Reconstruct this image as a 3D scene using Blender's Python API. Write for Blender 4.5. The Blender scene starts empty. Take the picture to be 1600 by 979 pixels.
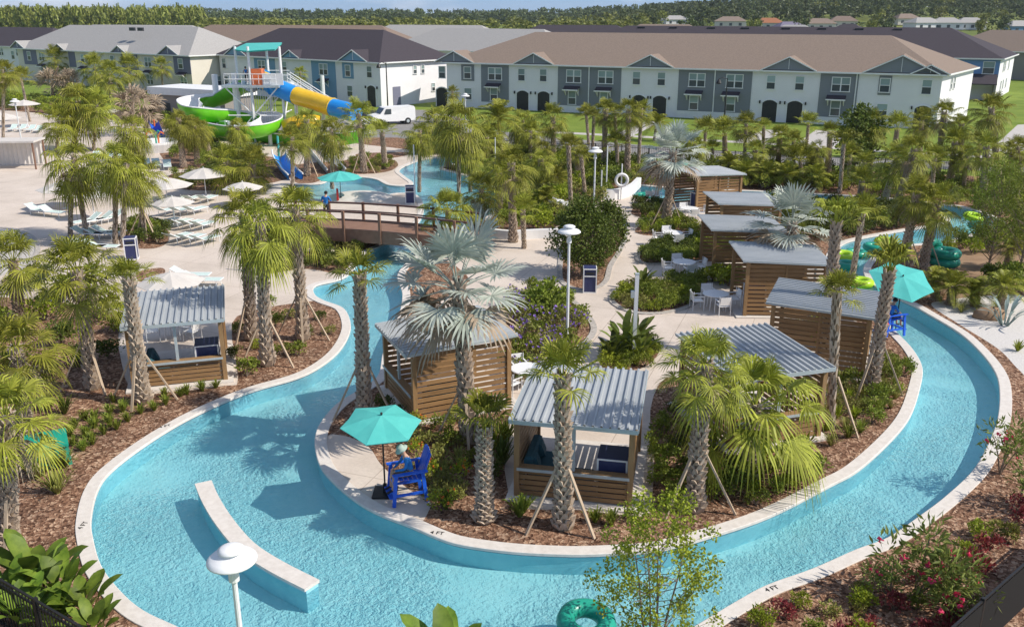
import bpy, math, random
import numpy as np
from mathutils import Vector, Matrix, geometry
R = math.radians
random.seed(11)
scene = bpy.context.scene
COL = scene.collection

# ------------------------------------------------------------------ survey
# the photograph was measured once: camera height, focal length and pitch give the
# ground position of anything whose foot can be seen.
F_PX, HOR, CAM_H = 1420.0, 18.0, 13.0
PITCH = math.atan((489.5 - HOR) / F_PX)
CP, SP = math.cos(PITCH), math.sin(PITCH)

def ray(u, v):
    x = (u - 800) / F_PX; y = -(v - 489.5) / F_PX
    return Vector((x, CP + y * SP, -SP + y * CP))

def G(u, v, z=0.0):
    r = ray(u, v); t = (z - CAM_H) / r.z
    return Vector((r.x * t, r.y * t, z))

def at(u, v, Y):
    r = ray(u, v); t = Y / r.y
    return Vector((r.x * t, Y, CAM_H + r.z * t))

def proj(p):
    z = p[2] - CAM_H
    d = p[1] * CP - z * SP; up = p[1] * SP + z * CP
    return 800 + F_PX * p[0] / d, 489.5 - F_PX * up / d

def scale_at(p):                      # metres per photo pixel at a point
    return (p[1] * CP - (p[2] - CAM_H) * SP) / F_PX

# ------------------------------------------------------------------ mesh builder
class MB:
    def __init__(s): s.v = []; s.f = []; s.m = []
    def add(s, vs, fs, mi=0, M=None):
        o = len(s.v)
        if M is not None: vs = [M @ Vector(p) for p in vs]
        s.v.extend([tuple(p) for p in vs]); s.f.extend([tuple(i + o for i in f) for f in fs]); s.m.extend([mi] * len(fs))
        return s
    def box(s, x0, x1, y0, y1, z0, z1, mi=0, M=None):
        return s.add([(x0,y0,z0),(x1,y0,z0),(x1,y1,z0),(x0,y1,z0),(x0,y0,z1),(x1,y0,z1),(x1,y1,z1),(x0,y1,z1)],
              [(0,3,2,1),(4,5,6,7),(0,1,5,4),(1,2,6,5),(2,3,7,6),(3,0,4,7)], mi, M)
    def beam(s, p, q, w, h=None, mi=0, up=(0,0,1)):
        p = Vector(p); q = Vector(q); h = h or w
        d = (q - p).normalized(); u = Vector(up)
        if abs(d.dot(u)) > .98: u = Vector((0, 1, 0))
        a = d.cross(u).normalized() * (w / 2); b = a.cross(d).normalized() * (h / 2)
        vs = [p-a-b, p+a-b, p+a+b, p-a+b, q-a-b, q+a-b, q+a+b, q-a+b]
        return s.add(vs, [(0,1,2,3),(7,6,5,4),(4,5,1,0),(5,6,2,1),(6,7,3,2),(7,4,0,3)], mi)
    def tube(s, pts, r, n=8, mi=0, cap=True, arc=None):
        pts = [Vector(p) for p in pts]; k = len(pts)
        rs = r if isinstance(r, (list, tuple)) else [r] * k
        vs = []; fs = []
        pa = None
        for i in range(k):
            d = (pts[min(i+1,k-1)] - pts[max(i-1,0)]).normalized()
            if pa is None:
                ref = Vector((0,0,1)) if abs(d.z) < .9 else Vector((1,0,0))
                a = d.cross(ref).normalized()
            else:
                a = (pa - d * pa.dot(d)).normalized()
            b = a.cross(d).normalized(); pa = a
            for j in range(n):
                t = 2 * math.pi * j / n
                vs.append(pts[i] + a * math.cos(t) * rs[i] + b * math.sin(t) * rs[i])
        for i in range(k - 1):
            for j in range(n):
                fs.append((i*n+j, i*n+(j+1)%n, (i+1)*n+(j+1)%n, (i+1)*n+j))
        if cap: fs.append(tuple(range(n))[::-1]); fs.append(tuple((k-1)*n + j for j in range(n)))
        return s.add(vs, fs, mi)
    def lathe(s, prof, n=16, c=(0,0,0), mi=0, M=None):
        vs = []; fs = []; k = len(prof)
        for (r, z) in prof:
            for j in range(n):
                t = 2 * math.pi * j / n
                vs.append((c[0] + r * math.cos(t), c[1] + r * math.sin(t), c[2] + z))
        for i in range(k - 1):
            for j in range(n):
                fs.append((i*n+j, i*n+(j+1)%n, (i+1)*n+(j+1)%n, (i+1)*n+j))
        if prof[0][0] > 1e-4: fs.append(tuple(range(n))[::-1])
        if prof[-1][0] > 1e-4: fs.append(tuple((k-1)*n + j for j in range(n)))
        return s.add(vs, fs, mi, M)
    def prism(s, poly, z0, z1, mi=0, M=None):     # convex or star outline, ccw
        n = len(poly)
        vs = [(x,y,z0) for x,y in poly] + [(x,y,z1) for x,y in poly]
        fs = [tuple(range(n))[::-1], tuple(range(n, 2*n))] + [(i,(i+1)%n,n+(i+1)%n,n+i) for i in range(n)]
        return s.add(vs, fs, mi, M)
    def sweep(s, path, prof, mi=0, ups=None):     # open profile [(side, up)] along path
        path = [Vector(p) for p in path]; k = len(path); n = len(prof); vs = []; fs = []
        for i in range(k):
            d = (path[min(i+1,k-1)] - path[max(i-1,0)]).normalized()
            side = d.cross(Vector((0,0,1))).normalized(); up = side.cross(d).normalized()
            for (a, b) in prof: vs.append(path[i] + side * a + up * b)
        for i in range(k-1):
            for j in range(n-1): fs.append((i*n+j, i*n+j+1, (i+1)*n+j+1, (i+1)*n+j))
        return s.add(vs, fs, mi)
    def mesh(s, name, mats, smooth=False):
        me = bpy.data.meshes.new(name); me.from_pydata(s.v, [], s.f)
        mats = mats if isinstance(mats, (list, tuple)) else [mats]
        for m in mats: me.materials.append(m)
        if len(mats) > 1: me.polygons.foreach_set('material_index', s.m)
        if smooth: me.polygons.foreach_set('use_smooth', [True] * len(me.polygons))
        me.update(); return me
    def build(s, name, mats, parent=None, smooth=False):
        return obj(name, s.mesh(name, mats, smooth), parent)

def obj(name, me, parent=None):
    o = bpy.data.objects.new(name, me); COL.objects.link(o)
    if parent is not None: o.parent = parent
    return o

def tag(o, label, cat, group=None):
    o['label'] = label; o['category'] = cat
    if group: o['group'] = group
    return o

def thing(name, label, cat, loc=(0,0,0), rz=0.0, group=None):
    o = bpy.data.objects.new(name, None); COL.objects.link(o); o.empty_display_size = .2
    o.location = loc; o.rotation_euler = (0, 0, rz)
    return tag(o, label, cat, group)

def copy_tree(o, parent=None):
    c = o.copy(); COL.objects.link(c)
    if parent is not None: c.parent = parent
    for ch in list(o.children): copy_tree(ch, c)
    return c

def put(proto, first, loc, rz=0.0, label=None, group=None, scale=None):
    """first use moves the prototype itself, later ones copy it with its parts"""
    o = proto if first else copy_tree(proto)
    o.location = loc; o.rotation_euler = (0, 0, rz)
    if scale: o.scale = (scale, scale, scale) if not isinstance(scale, tuple) else scale
    if label: o['label'] = label
    if group: o['group'] = group
    return o

def struct(o): o['kind'] = 'structure'; return o
def stuff(o): o['kind'] = 'stuff'; return o

def spline(pts, n=6, closed=True):
    pts = [Vector((p[0], p[1], p[2] if len(p) > 2 else 0)) for p in pts]; k = len(pts); out = []
    rng = range(k) if closed else range(k - 1)
    for i in rng:
        if closed: p0,p1,p2,p3 = pts[(i-1)%k],pts[i],pts[(i+1)%k],pts[(i+2)%k]
        else: p0,p1,p2,p3 = pts[max(i-1,0)],pts[i],pts[i+1],pts[min(i+2,k-1)]
        # centripetal-ish catmull rom
        m = max(1, min(n, int((p2-p1).length / .35) + 1))
        for j in range(m):
            t = j / m
            out.append(.5*((2*p1)+(p2-p0)*t+(2*p0-5*p1+4*p2-p3)*t*t+(3*p1-p0-3*p2+p3)*t**3))
    if not closed: out.append(pts[-1])
    return out
# ------------------------------------------------------------------ materials
def _nodes(name):
    m = bpy.data.materials.new(name); m.use_nodes = True
    nt = m.node_tree; b = nt.nodes['Principled BSDF']
    return m, nt, b

def N(nt, t, **kw):
    n = nt.nodes.new(t)
    for k, v in kw.items():
        if k in n.inputs.keys(): n.inputs[k].default_value = v
        else: setattr(n, k, v)
    return n

def ramp(nt, fac, stops):
    r = nt.nodes.new('ShaderNodeValToRGB'); e = r.color_ramp.elements
    while len(e) < len(stops): e.new(.5)
    for i, (p, c) in enumerate(stops): e[i].position = p; e[i].color = (*c, 1)
    nt.links.new(fac, r.inputs['Fac']); return r.outputs['Color']

def mat(name, c1, c2=None, rough=.6, scale=3.0, detail=4, metal=0.0, bump=0.0, bscale=None, spec=.4, coords='Object', vary=0.0, transl=0.0, stretch=None, isl=0.0):
    m, nt, b = _nodes(name)
    tc = N(nt, 'ShaderNodeTexCoord')
    src = tc.outputs[coords]
    if stretch:
        mp = N(nt, 'ShaderNodeMapping'); mp.inputs['Scale'].default_value = stretch
        nt.links.new(src, mp.inputs['Vector']); src = mp.outputs['Vector']
    col = None
    if c2 is not None:
        no = N(nt, 'ShaderNodeTexNoise', Scale=scale, Detail=detail, Roughness=.6)
        nt.links.new(src, no.inputs['Vector'])
        col = ramp(nt, no.outputs['Fac'], [(.32, c1), (.68, c2)])
    else:
        rgb = N(nt, 'ShaderNodeRGB'); rgb.outputs[0].default_value = (*c1, 1); col = rgb.outputs[0]
    if vary:
        oi = N(nt, 'ShaderNodeObjectInfo')
        hs = N(nt, 'ShaderNodeHueSaturation')
        mr = N(nt, 'ShaderNodeMapRange'); mr.inputs['To Min'].default_value = 1 - vary; mr.inputs['To Max'].default_value = 1 + vary
        mh = N(nt, 'ShaderNodeMapRange'); mh.inputs['To Min'].default_value = .5 - vary * .05; mh.inputs['To Max'].default_value = .5 + vary * .04
        nt.links.new(oi.outputs['Random'], mr.inputs['Value']); nt.links.new(oi.outputs['Random'], mh.inputs['Value'])
        nt.links.new(mr.outputs[0], hs.inputs['Value']); nt.links.new(mh.outputs[0], hs.inputs['Hue'])
        nt.links.new(col, hs.inputs['Color']); col = hs.outputs['Color']
    if isl:
        gi = N(nt, 'ShaderNodeNewGeometry'); h2 = N(nt, 'ShaderNodeHueSaturation'); m2 = N(nt, 'ShaderNodeMapRange'); m2.inputs['To Min'].default_value = 1 - isl; m2.inputs['To Max'].default_value = 1 + isl
        nt.links.new(gi.outputs['Random Per Island'], m2.inputs['Value']); nt.links.new(m2.outputs[0], h2.inputs['Value']); nt.links.new(col, h2.inputs['Color']); col = h2.outputs['Color']
    nt.links.new(col, b.inputs['Base Color'])
    b.inputs['Roughness'].default_value = rough; b.inputs['Metallic'].default_value = metal
    b.inputs['Specular IOR Level'].default_value = spec
    if bump:
        n2 = N(nt, 'ShaderNodeTexNoise', Scale=bscale or scale * 4, Detail=4)
        nt.links.new(src, n2.inputs['Vector'])
        bp = N(nt, 'ShaderNodeBump', Strength=bump, Distance=.03)
        nt.links.new(n2.outputs['Fac'], bp.inputs['Height']); nt.links.new(bp.outputs[0], b.inputs['Normal'])
    if transl:
        tr = N(nt, 'ShaderNodeBsdfTranslucent'); nt.links.new(col, tr.inputs['Color'])
        mx = N(nt, 'ShaderNodeMixShader', Fac=transl)
        nt.links.new(b.outputs[0], mx.inputs[1]); nt.links.new(tr.outputs[0], mx.inputs[2])
        nt.links.new(mx.outputs[0], nt.nodes['Material Output'].inputs['Surface'])
    return m

M = {}
def deck_mat():
    m, nt, b = _nodes('deck_concrete'); tc = N(nt, 'ShaderNodeTexCoord')
    n1 = N(nt, 'ShaderNodeTexNoise', Scale=.35, Detail=8, Roughness=.65); n2 = N(nt, 'ShaderNodeTexNoise', Scale=9, Detail=6)
    for q in (n1, n2): nt.links.new(tc.outputs['Object'], q.inputs['Vector'])
    c1 = ramp(nt, n1.outputs['Fac'], [(.30,(.515,.44,.375)),(.50,(.605,.52,.45)),(.72,(.665,.58,.51))])
    c2 = ramp(nt, n2.outputs['Fac'], [(.3,(.93,.93,.93)),(.7,(1.05,1.05,1.05))])
    mx = N(nt, 'ShaderNodeMix', data_type='RGBA', blend_type='MULTIPLY'); mx.inputs['Factor'].default_value = 1; nt.links.new(c1, mx.inputs[6]); nt.links.new(c2, mx.inputs[7])
    mp = N(nt, 'ShaderNodeMapping'); mp.inputs['Rotation'].default_value = (0,0,.35); nt.links.new(tc.outputs['Object'], mp.inputs['Vector'])
    bk = N(nt, 'ShaderNodeTexBrick', offset=0.0, Scale=1.0); bk.inputs['Brick Width'].default_value = 3.0; bk.inputs['Row Height'].default_value = 3.0; bk.inputs['Mortar Size'].default_value = .016; bk.inputs['Mortar Smooth'].default_value = .3
    bk.inputs['Color1'].default_value = (1,1,1,1); bk.inputs['Color2'].default_value = (.965,.965,.96,1); bk.inputs['Mortar'].default_value = (.66,.63,.60,1); nt.links.new(mp.outputs[0], bk.inputs['Vector'])
    m3 = N(nt, 'ShaderNodeMix', data_type='RGBA', blend_type='MULTIPLY'); m3.inputs['Factor'].default_value = 1; nt.links.new(mx.outputs[2], m3.inputs[6]); nt.links.new(bk.outputs['Color'], m3.inputs[7])
    nt.links.new(m3.outputs[2], b.inputs['Base Color']); b.inputs['Roughness'].default_value = .85; b.inputs['Specular IOR Level'].default_value = .3
    return m
M['deck'] = deck_mat()
M['coping'] = mat('coping_stone', (.60,.55,.50), (.70,.65,.60), .7, 6, 5, bump=.1)
M['concrete'] = mat('concrete', (.42,.39,.36), (.52,.49,.46), .85, 2, 6, bump=.1)
M['asphalt'] = mat('road_paving', (.20,.19,.185), (.27,.26,.25), .9, 1.5, 6)
M['lawn'] = mat('lawn_grass', (.13,.19,.030), (.21,.27,.05), .9, .35, 8, bump=.4, bscale=30, spec=.1)
M['dirt'] = mat('dirt', (.24,.155,.095), (.34,.23,.15), .95, 1.2, 8, bump=.3, spec=.1)
M['gravel'] = mat('white_gravel', (.52,.49,.46), (.68,.65,.62), .9, 14, 5, bump=.5, bscale=50)
M['straw'] = mat('old_mulch', (.20,.14,.08), (.32,.23,.13), .95, 3, 8, bump=.5, bscale=30, spec=.1)

def mulch_mat():
    m, nt, b = _nodes('bark_mulch')
    tc = N(nt, 'ShaderNodeTexCoord')
    mp = N(nt, 'ShaderNodeMapping'); nt.links.new(tc.outputs['Object'], mp.inputs['Vector'])
    no = N(nt, 'ShaderNodeTexNoise', Scale=6, Detail=2); nt.links.new(mp.outputs[0], no.inputs['Vector'])
    mixv = N(nt, 'ShaderNodeVectorMath', operation='MULTIPLY_ADD'); mixv.inputs[1].default_value = (.25,.25,.25)
    nt.links.new(no.outputs['Color'], mixv.inputs[0]); nt.links.new(mp.outputs[0], mixv.inputs[2])
    vo = N(nt, 'ShaderNodeTexVoronoi', Scale=13, Randomness=1.0); nt.links.new(mixv.outputs[0], vo.inputs['Vector'])
    n2 = N(nt, 'ShaderNodeTexNoise', Scale=.7, Detail=5); nt.links.new(mp.outputs[0], n2.inputs['Vector'])
    sep = N(nt, 'ShaderNodeSeparateColor'); nt.links.new(vo.outputs['Color'], sep.inputs[0])
    c = ramp(nt, sep.outputs[0], [(.0,(.075,.04,.027)),(.35,(.185,.105,.070)),(.75,(.31,.19,.13)),(1,(.52,.38,.28))])
    c2 = ramp(nt, n2.outputs['Fac'], [(.35,(.75,.72,.70)),(.65,(1.15,1.08,1.0))])
    mx = N(nt, 'ShaderNodeMix', data_type='RGBA', blend_type='MULTIPLY'); mx.inputs['Factor'].default_value = 1
    nt.links.new(c, mx.inputs[6]); nt.links.new(c2, mx.inputs[7]); nt.links.new(mx.outputs[2], b.inputs['Base Color'])
    bp = N(nt, 'ShaderNodeBump', Strength=.8, Distance=.04); nt.links.new(vo.outputs['Distance'], bp.inputs['Height']); nt.links.new(bp.outputs[0], b.inputs['Normal'])
    b.inputs['Roughness'].default_value = .95; b.inputs['Specular IOR Level'].default_value = .1
    return m
M['mulch'] = mulch_mat()
M['floor'] = mat('pool_plaster', (.37,.665,.71), (.44,.72,.755), .8, 1.1, 6)
M['poolwall'] = mat('pool_wall_plaster', (.28,.58,.68), (.33,.63,.72), .5, 4, 3)

def water_mat():
    m = bpy.data.materials.new('pool_water'); m.use_nodes = True; nt = m.node_tree
    nt.nodes.remove(nt.nodes['Principled BSDF'])
    tc = N(nt, 'ShaderNodeTexCoord')
    n1 = N(nt, 'ShaderNodeTexNoise', Scale=7.0, Detail=5, Roughness=.58, Distortion=.9); nt.links.new(tc.outputs['Object'], n1.inputs['Vector'])
    n2 = N(nt, 'ShaderNodeTexNoise', Scale=.9, Detail=3, Distortion=.6); nt.links.new(tc.outputs['Object'], n2.inputs['Vector'])
    add = N(nt, 'ShaderNodeMath', operation='MULTIPLY_ADD'); add.inputs[1].default_value = .6
    nt.links.new(n2.outputs['Fac'], add.inputs[0]); nt.links.new(n1.outputs['Fac'], add.inputs[2])
    bp = N(nt, 'ShaderNodeBump', Strength=.35, Distance=.08); nt.links.new(add.outputs[0], bp.inputs['Height'])
    fr = N(nt, 'ShaderNodeFresnel', IOR=1.33); nt.links.new(bp.outputs[0], fr.inputs['Normal'])
    caustic_tint = ramp(nt, n1.outputs['Fac'], [(.28,(.66,.86,.91)),(.45,(.80,.94,.96)),(.55,(.85,.97,.98)),(.70,(1,1,1))])  # light and dark of ripple caustics painted into the transparent colour
    n3 = N(nt, 'ShaderNodeTexNoise', Scale=.28, Detail=3, Distortion=.8); nt.links.new(tc.outputs['Object'], n3.inputs['Vector'])
    cm_ = N(nt, 'ShaderNodeMapRange'); cm_.inputs['From Min'].default_value = .38; cm_.inputs['From Max'].default_value = .62; cm_.inputs['To Min'].default_value = .15; cm_.inputs['To Max'].default_value = 1.0; nt.links.new(n3.outputs['Fac'], cm_.inputs['Value'])
    tm = N(nt, 'ShaderNodeMix', data_type='RGBA'); tm.inputs[6].default_value = (.83,.955,.97,1); nt.links.new(cm_.outputs[0], tm.inputs['Factor']); nt.links.new(caustic_tint, tm.inputs[7]); caustic_tint = tm.outputs[2]
    bs_ = N(nt, 'ShaderNodeMath', operation='MULTIPLY'); bs_.inputs[1].default_value = .42; nt.links.new(cm_.outputs[0], bs_.inputs[0]); nt.links.new(bs_.outputs[0], bp.inputs['Strength'])
    tr = N(nt, 'ShaderNodeBsdfTransparent'); nt.links.new(caustic_tint, tr.inputs['Color'])
    gl = N(nt, 'ShaderNodeBsdfGlossy', Roughness=.06); nt.links.new(bp.outputs[0], gl.inputs['Normal'])
    gl.inputs['Color'].default_value = (.9,.95,1,1)
    mx = N(nt, 'ShaderNodeMixShader'); nt.links.new(fr.outputs[0], mx.inputs[0]); nt.links.new(tr.outputs[0], mx.inputs[1]); nt.links.new(gl.outputs[0], mx.inputs[2])
    nt.links.new(mx.outputs[0], nt.nodes['Material Output'].inputs['Surface'])
    return m
M['water'] = water_mat()

M['tileband'] = mat('waterline_tile', (.035,.15,.27), (.06,.20,.34), .3, 14, 2)
M['wood'] = mat('cabana_wood', (.225,.125,.054), (.32,.19,.086), .55, 2.2, 6, stretch=(1,1,14), bump=.06, isl=.16)
M['post'] = mat('post_wood', (.27,.16,.072), (.35,.215,.10), .55, 2.5, 5, stretch=(8,8,1))
M['bridge'] = mat('bridge_timber', (.21,.115,.075), (.28,.16,.105), .6, 3, 5)
M['darkwood'] = mat('bridge_rail_timber', (.105,.055,.042), (.15,.08,.06), .6, 3, 5)
M['brace'] = mat('brace_lumber', (.40,.30,.21), (.52,.41,.30), .8, 3, 5, stretch=(8,8,1))
M['roofmetal'] = mat('galvanised_roof', (.35,.375,.395), (.455,.475,.49), .45, .9, 7, metal=.12, spec=.5, stretch=(1,.4,1))
M['alu'] = mat('grey_aluminium', (.42,.48,.50), (.5,.55,.57), .4, 3, 2, metal=.2)
M['white'] = mat('white_paint', (.76,.76,.76), (.82,.81,.80), .45, 2, 3)
M['whitemetal'] = mat('white_powder_coat', (.74,.75,.76), (.8,.81,.82), .35, 3, 3)
M['canvas'] = mat('white_canvas', (.66,.62,.58), (.73,.69,.65), .9, 2, 4, transl=.2)
M['turq'] = mat('turquoise_canvas', (.10,.56,.52), (.13,.62,.57), .85, 2, 3, transl=.25)
M['teal'] = mat('teal_cushion', (.030,.105,.135), (.045,.135,.165), .85, 4, 4, bump=.1)
M['navy'] = mat('navy_panel', (.028,.035,.105), (.036,.045,.125), .5, 3, 3)
M['mint'] = mat('mint_sling', (.50,.62,.58), (.58,.69,.65), .8, 4, 3)
M['black'] = mat('black_metal', (.012,.012,.013), (.02,.02,.02), .5, 5, 2)
M['dark'] = mat('dark_parts_and_shade', (.02,.022,.026), (.03,.032,.036), .4, 2, 2)  # near-black for dark parts, and for the painted shade in porch arches
M['bluechair'] = mat('cobalt_blue_plastic', (.012,.10,.60), (.018,.125,.68), .45, 3, 2)
M['blueshirt'] = mat('blue_shirt', (.02,.17,.50), (.03,.22,.58), .85, 9, 3)
M['skin'] = mat('skin', (.50,.28,.19), (.56,.33,.23), .6, 8, 3)
M['khaki'] = mat('khaki_cloth', (.26,.19,.12), (.32,.24,.16), .9, 8, 3)
M['sage'] = mat('sage_hat_cloth', (.36,.45,.40), (.42,.52,.46), .9, 8, 3)
M['hair'] = mat('dark_hair', (.012,.009,.007), (.02,.015,.012), .7, 20, 3)
M['darkcloth'] = mat('dark_cloth', (.02,.02,.03), (.035,.035,.045), .9, 8, 3)
M['screen_mesh'] = mat('screen_mesh', (.004,.004,.004), (.011,.010,.010), .9, 30, 3)
M['red'] = mat('red_plastic', (.55,.03,.03), (.6,.05,.04), .5, 4, 2)
M['orange'] = mat('orange_fibreglass', (.72,.16,.05), (.78,.2,.07), .35, 3, 2)
M['green'] = mat('lime_fibreglass', (.13,.50,.015), (.17,.56,.025), .3, 1.5, 3)
M['yellow'] = mat('yellow_fibreglass', (.78,.46,.02), (.84,.52,.035), .3, 1.5, 3)
M['blue'] = mat('blue_fibreglass', (.015,.24,.66), (.02,.28,.72), .3, 1.5, 3)
M['greentube'] = mat('green_vinyl', (.012,.27,.19), (.02,.33,.23), .3, 3, 3)
M['limetube'] = mat('lime_vinyl', (.40,.66,.02), (.46,.72,.04), .3, 3, 3)
M['glass'] = mat('window_glass', (.045,.055,.065), (.08,.10,.11), .12, .4, 2, spec=.6)
M['blind'] = mat('window_blind', (.22,.30,.30), (.32,.40,.40), .3, .4, 2, vary=.4)
M['palm_g'] = mat('palm_leaf', (.175,.195,.018), (.335,.335,.052), .5, 1.6, 3, vary=.22, transl=.2, spec=.2, isl=.42)
M['palm_y'] = mat('palm_leaf_bright', (.31,.34,.035), (.45,.46,.085), .5, 1.6, 3, vary=.18, transl=.2, spec=.2)
M['palm_s'] = mat('silver_leaf', (.34,.395,.335), (.55,.575,.50), .5, 1.6, 3, vary=.08, transl=.18, spec=.3, isl=.18)
M['dry'] = mat('dry_leaf', (.34,.26,.18), (.48,.39,.29), .85, 2.5, 3, vary=.1, transl=.1, spec=.2)
M['boot'] = mat('palm_boot', (.33,.255,.19), (.52,.43,.345), .85, 7, 4, vary=.1, spec=.2, stretch=(1,1,.4))
M['core'] = mat('palm_core', (.13,.092,.06), (.22,.165,.115), .95, 9, 4, spec=.1)
M['bark'] = mat('tree_bark', (.17,.125,.09), (.27,.21,.16), .9, 6, 4, bump=.3)
def leaf(name, a, b, v=.18): M[name] = mat(name, a, b, .5, 2.5, 3, vary=v, transl=.22, spec=.22, isl=.3)
leaf('leaf_mid', (.15,.20,.022), (.26,.30,.05)); leaf('leaf_dark', (.065,.095,.015), (.145,.175,.03))
leaf('leaf_lime', (.22,.28,.02), (.35,.39,.04)); leaf('leaf_olive', (0.203,0.217,0.051), (0.319,0.304,0.08))
leaf('leaf_red', (0.232,0.043,0.051), (0.377,0.087,0.072)); leaf('leaf_agave', (.22,.29,.27), (.30,.37,.34))
leaf('leaf_broad', (.085,.145,.018), (.19,.27,.035))
leaf('leaf_far', (.16,.185,.035), (.26,.27,.065)); leaf('leaf_fardark', (.075,.105,.035), (.125,.15,.055)); leaf('leaf_olea', (.15,.205,.04), (.26,.30,.07))
M['flower_pink'] = mat('pink_petal', (.75,.03,.13), (.85,.08,.20), .6, 5, 2, transl=.2)
M['flower_violet'] = mat('violet_petal', (.30,.16,.62), (.38,.24,.72), .6, 5, 2, transl=.2)
M['flower_orange'] = mat('orange_petal', (.75,.16,.03), (.8,.24,.05), .6, 5, 2, transl=.2)
def shingle(name, c):
    d = tuple(x * .8 for x in c)
    M[name] = mat(name, d, c, .9, 5, 6, bump=.25, bscale=22, spec=.15)
shingle('roof_tan', (.265,.205,.165)); shingle('roof_dark', (.072,.062,.072)); shingle('roof_grey', (.40,.385,.37)); shingle('roof_brown', (.24,.18,.145))
M['stucco'] = mat('white_stucco', (.76,.745,.765), (.81,.795,.815), .85, .6, 6, bump=.1, bscale=20)
M['stucco_c'] = mat('cream_stucco', (.66,.61,.53), (.71,.66,.58), .85, .6, 6)
def siding(name, c):
    m, nt, b = _nodes(name)
    tc = N(nt, 'ShaderNodeTexCoord'); wv = N(nt, 'ShaderNodeTexWave', Scale=1.6, wave_profile='SAW', bands_direction='Z')
    nt.links.new(tc.outputs['Object'], wv.inputs['Vector'])
    col = ramp(nt, wv.outputs['Fac'], [(0, tuple(x*.86 for x in c)), (.12, c), (1, tuple(x*1.04 for x in c))])
    nt.links.new(col, b.inputs['Base Color']); b.inputs['Roughness'].default_value = .7
    M[name] = m
siding('siding_grey', (.20,.215,.24)); siding('siding_blue', (.16,.30,.44)); siding('siding_violet', (.17,.175,.25)); siding('siding_sky', (.14,.26,.50)); siding('siding_taupe', (.26,.235,.215))
# ------------------------------------------------------------------ ground plan
def P(*uv): return [G(u, v) for u, v in uv]
def ground_poly(uv, n=6, smooth=True):
    pts = P(*uv)
    return spline(pts, n) if smooth else pts

river = [(985,289),(1065,295),(1200,300),(1370,309),(1470,320),(1500,323),(1530,331),(1556,343),(1563,352),(1541,362),(1500,370),(1478,379),
 (1440,381),(1405,384),(1380,393),(1358,407),(1350,424),(1362,442),(1395,462),(1431,479),(1450,490),(1500,520),(1535,552),(1557,582),(1564,610),(1562,650),(1550,687),
 (1525,733),(1482,775),(1440,807),(1390,841),(1340,860),(1272,890),(1200,916),(1150,943),(1080,985),(1000,1030),(880,1062),(740,1075),(600,1070),(450,1045),(340,1010),
 (270,979),(220,955),(185,925),(155,885),(142,840),(140,810),(150,767),(172,736),(225,695),(287,657),(350,627),(400,608),(460,591),(495,575),(525,552),(542,527),(546,505),(535,482),
 (505,470),(490,460),(493,446),(540,432),(570,397),(600,382),(627,372),(655,345),(661,322),(650,305),(620,302),(595,308),(560,314),(500,312),(440,301),(418,292),
 (440,289),(500,287),(518,279),(558,277),(587,280),(607,289),(635,290),(645,286),(632,276),(623,267),(634,259),(666,248),(703,248),(722,252),(700,258),(688,264),(722,273),(761,289),
 (778,303),(781,316),(765,336),(715,364),(657,396),(635,412),(622,432),(630,458),(626,488),(612,520),(600,552),(592,588),(560,611),(530,630),(507,655),(496,677),(495,702),(507,735),
 (545,772),(587,799),(645,822),(687,840),(725,851),(800,861),(875,865),(927,865),(1012,860),(1050,853),(1102,839),(1200,806),(1297,757),(1340,733),(1390,688),
 (1420,650),(1435,607),(1439,575),(1425,547),(1400,520),(1372,492),(1335,455),(1306,425),(1300,402),(1312,385),(1335,375),(1397,363),(1440,356),(1470,351),(1484,343),(1468,335),
 (1420,331),(1365,323),(1200,316),(1075,316),(1040,312),(1003,310),(982,300)]
spa = [(-90,362),(0,357),(38,366),(54,382),(50,402),(20,424),(-90,440)]

lay = []      # later wins
def area(name, uv, smooth=True, n=6): lay.append((name, ground_poly(uv, n, smooth)))
lay.append(('lawn', [Vector(p) for p in [(-3000,-30,0),(3000,-30,0),(3000,7000,0),(-3000,7000,0)]]))
area('road', [(380,186),(560,186),(700,196),(860,214),(1050,231),(1250,243),(1450,251),(1750,262),(1750,276),(1450,263),(1250,257),(1050,249),(860,236),(700,226),(560,215),(380,208)], False)
area('road', [(560,198),(560,180),(600,171),(670,172),(740,190),(720,200)], False)
area('sidewalk', [(820,203),(1000,212),(1200,223),(1400,236),(1700,252),(1700,256),(1400,239),(1200,226),(1000,215),(820,206)], False)
area('sidewalk', [(1010,190),(1035,190),(985,214),(955,211)], False)
area('sidewalk', [(1195,203),(1230,203),(1190,224),(1150,220)], False)
area('sidewalk', [(1590,195),(1680,190),(1600,235),(1540,262),(1530,250)], False)
area('path', [(1275,203),(1330,206),(1300,232),(1240,228)], False)
# planted ground of the resort
area('mulch', [(-260,150),(0,150),(260,180),(420,215),(620,215),(700,226),(860,239),(1050,253),(1250,263),(1450,272),(1800,287),(2600,420),(2400,1200),(-900,1200),(-500,400)], False)
area('dirt', [(1440,420),(1490,395),(1560,375),(1700,372),(1850,480),(1640,470),(1500,468)])
area('gravel', [(1455,476),(1480,469),(1540,462),(1620,463),(1850,500),(1900,640),(1640,610),(1595,580),(1560,545),(1500,507)])
# pool deck west
area('deck', [(-300,160),(-60,168),(150,185),(260,200),(420,226),(520,222),(640,234),(705,243),(740,246),(730,256),(690,262),(660,300),(690,318),(662,350),(600,386),(580,398),(545,434),
   (500,452),(498,462),(508,468),(470,472),(400,484),(362,505),(372,590),(352,602),(262,612),(205,610),(185,540),(175,490),(60,468),(-60,462),(-300,460)], True, 3)
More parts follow.
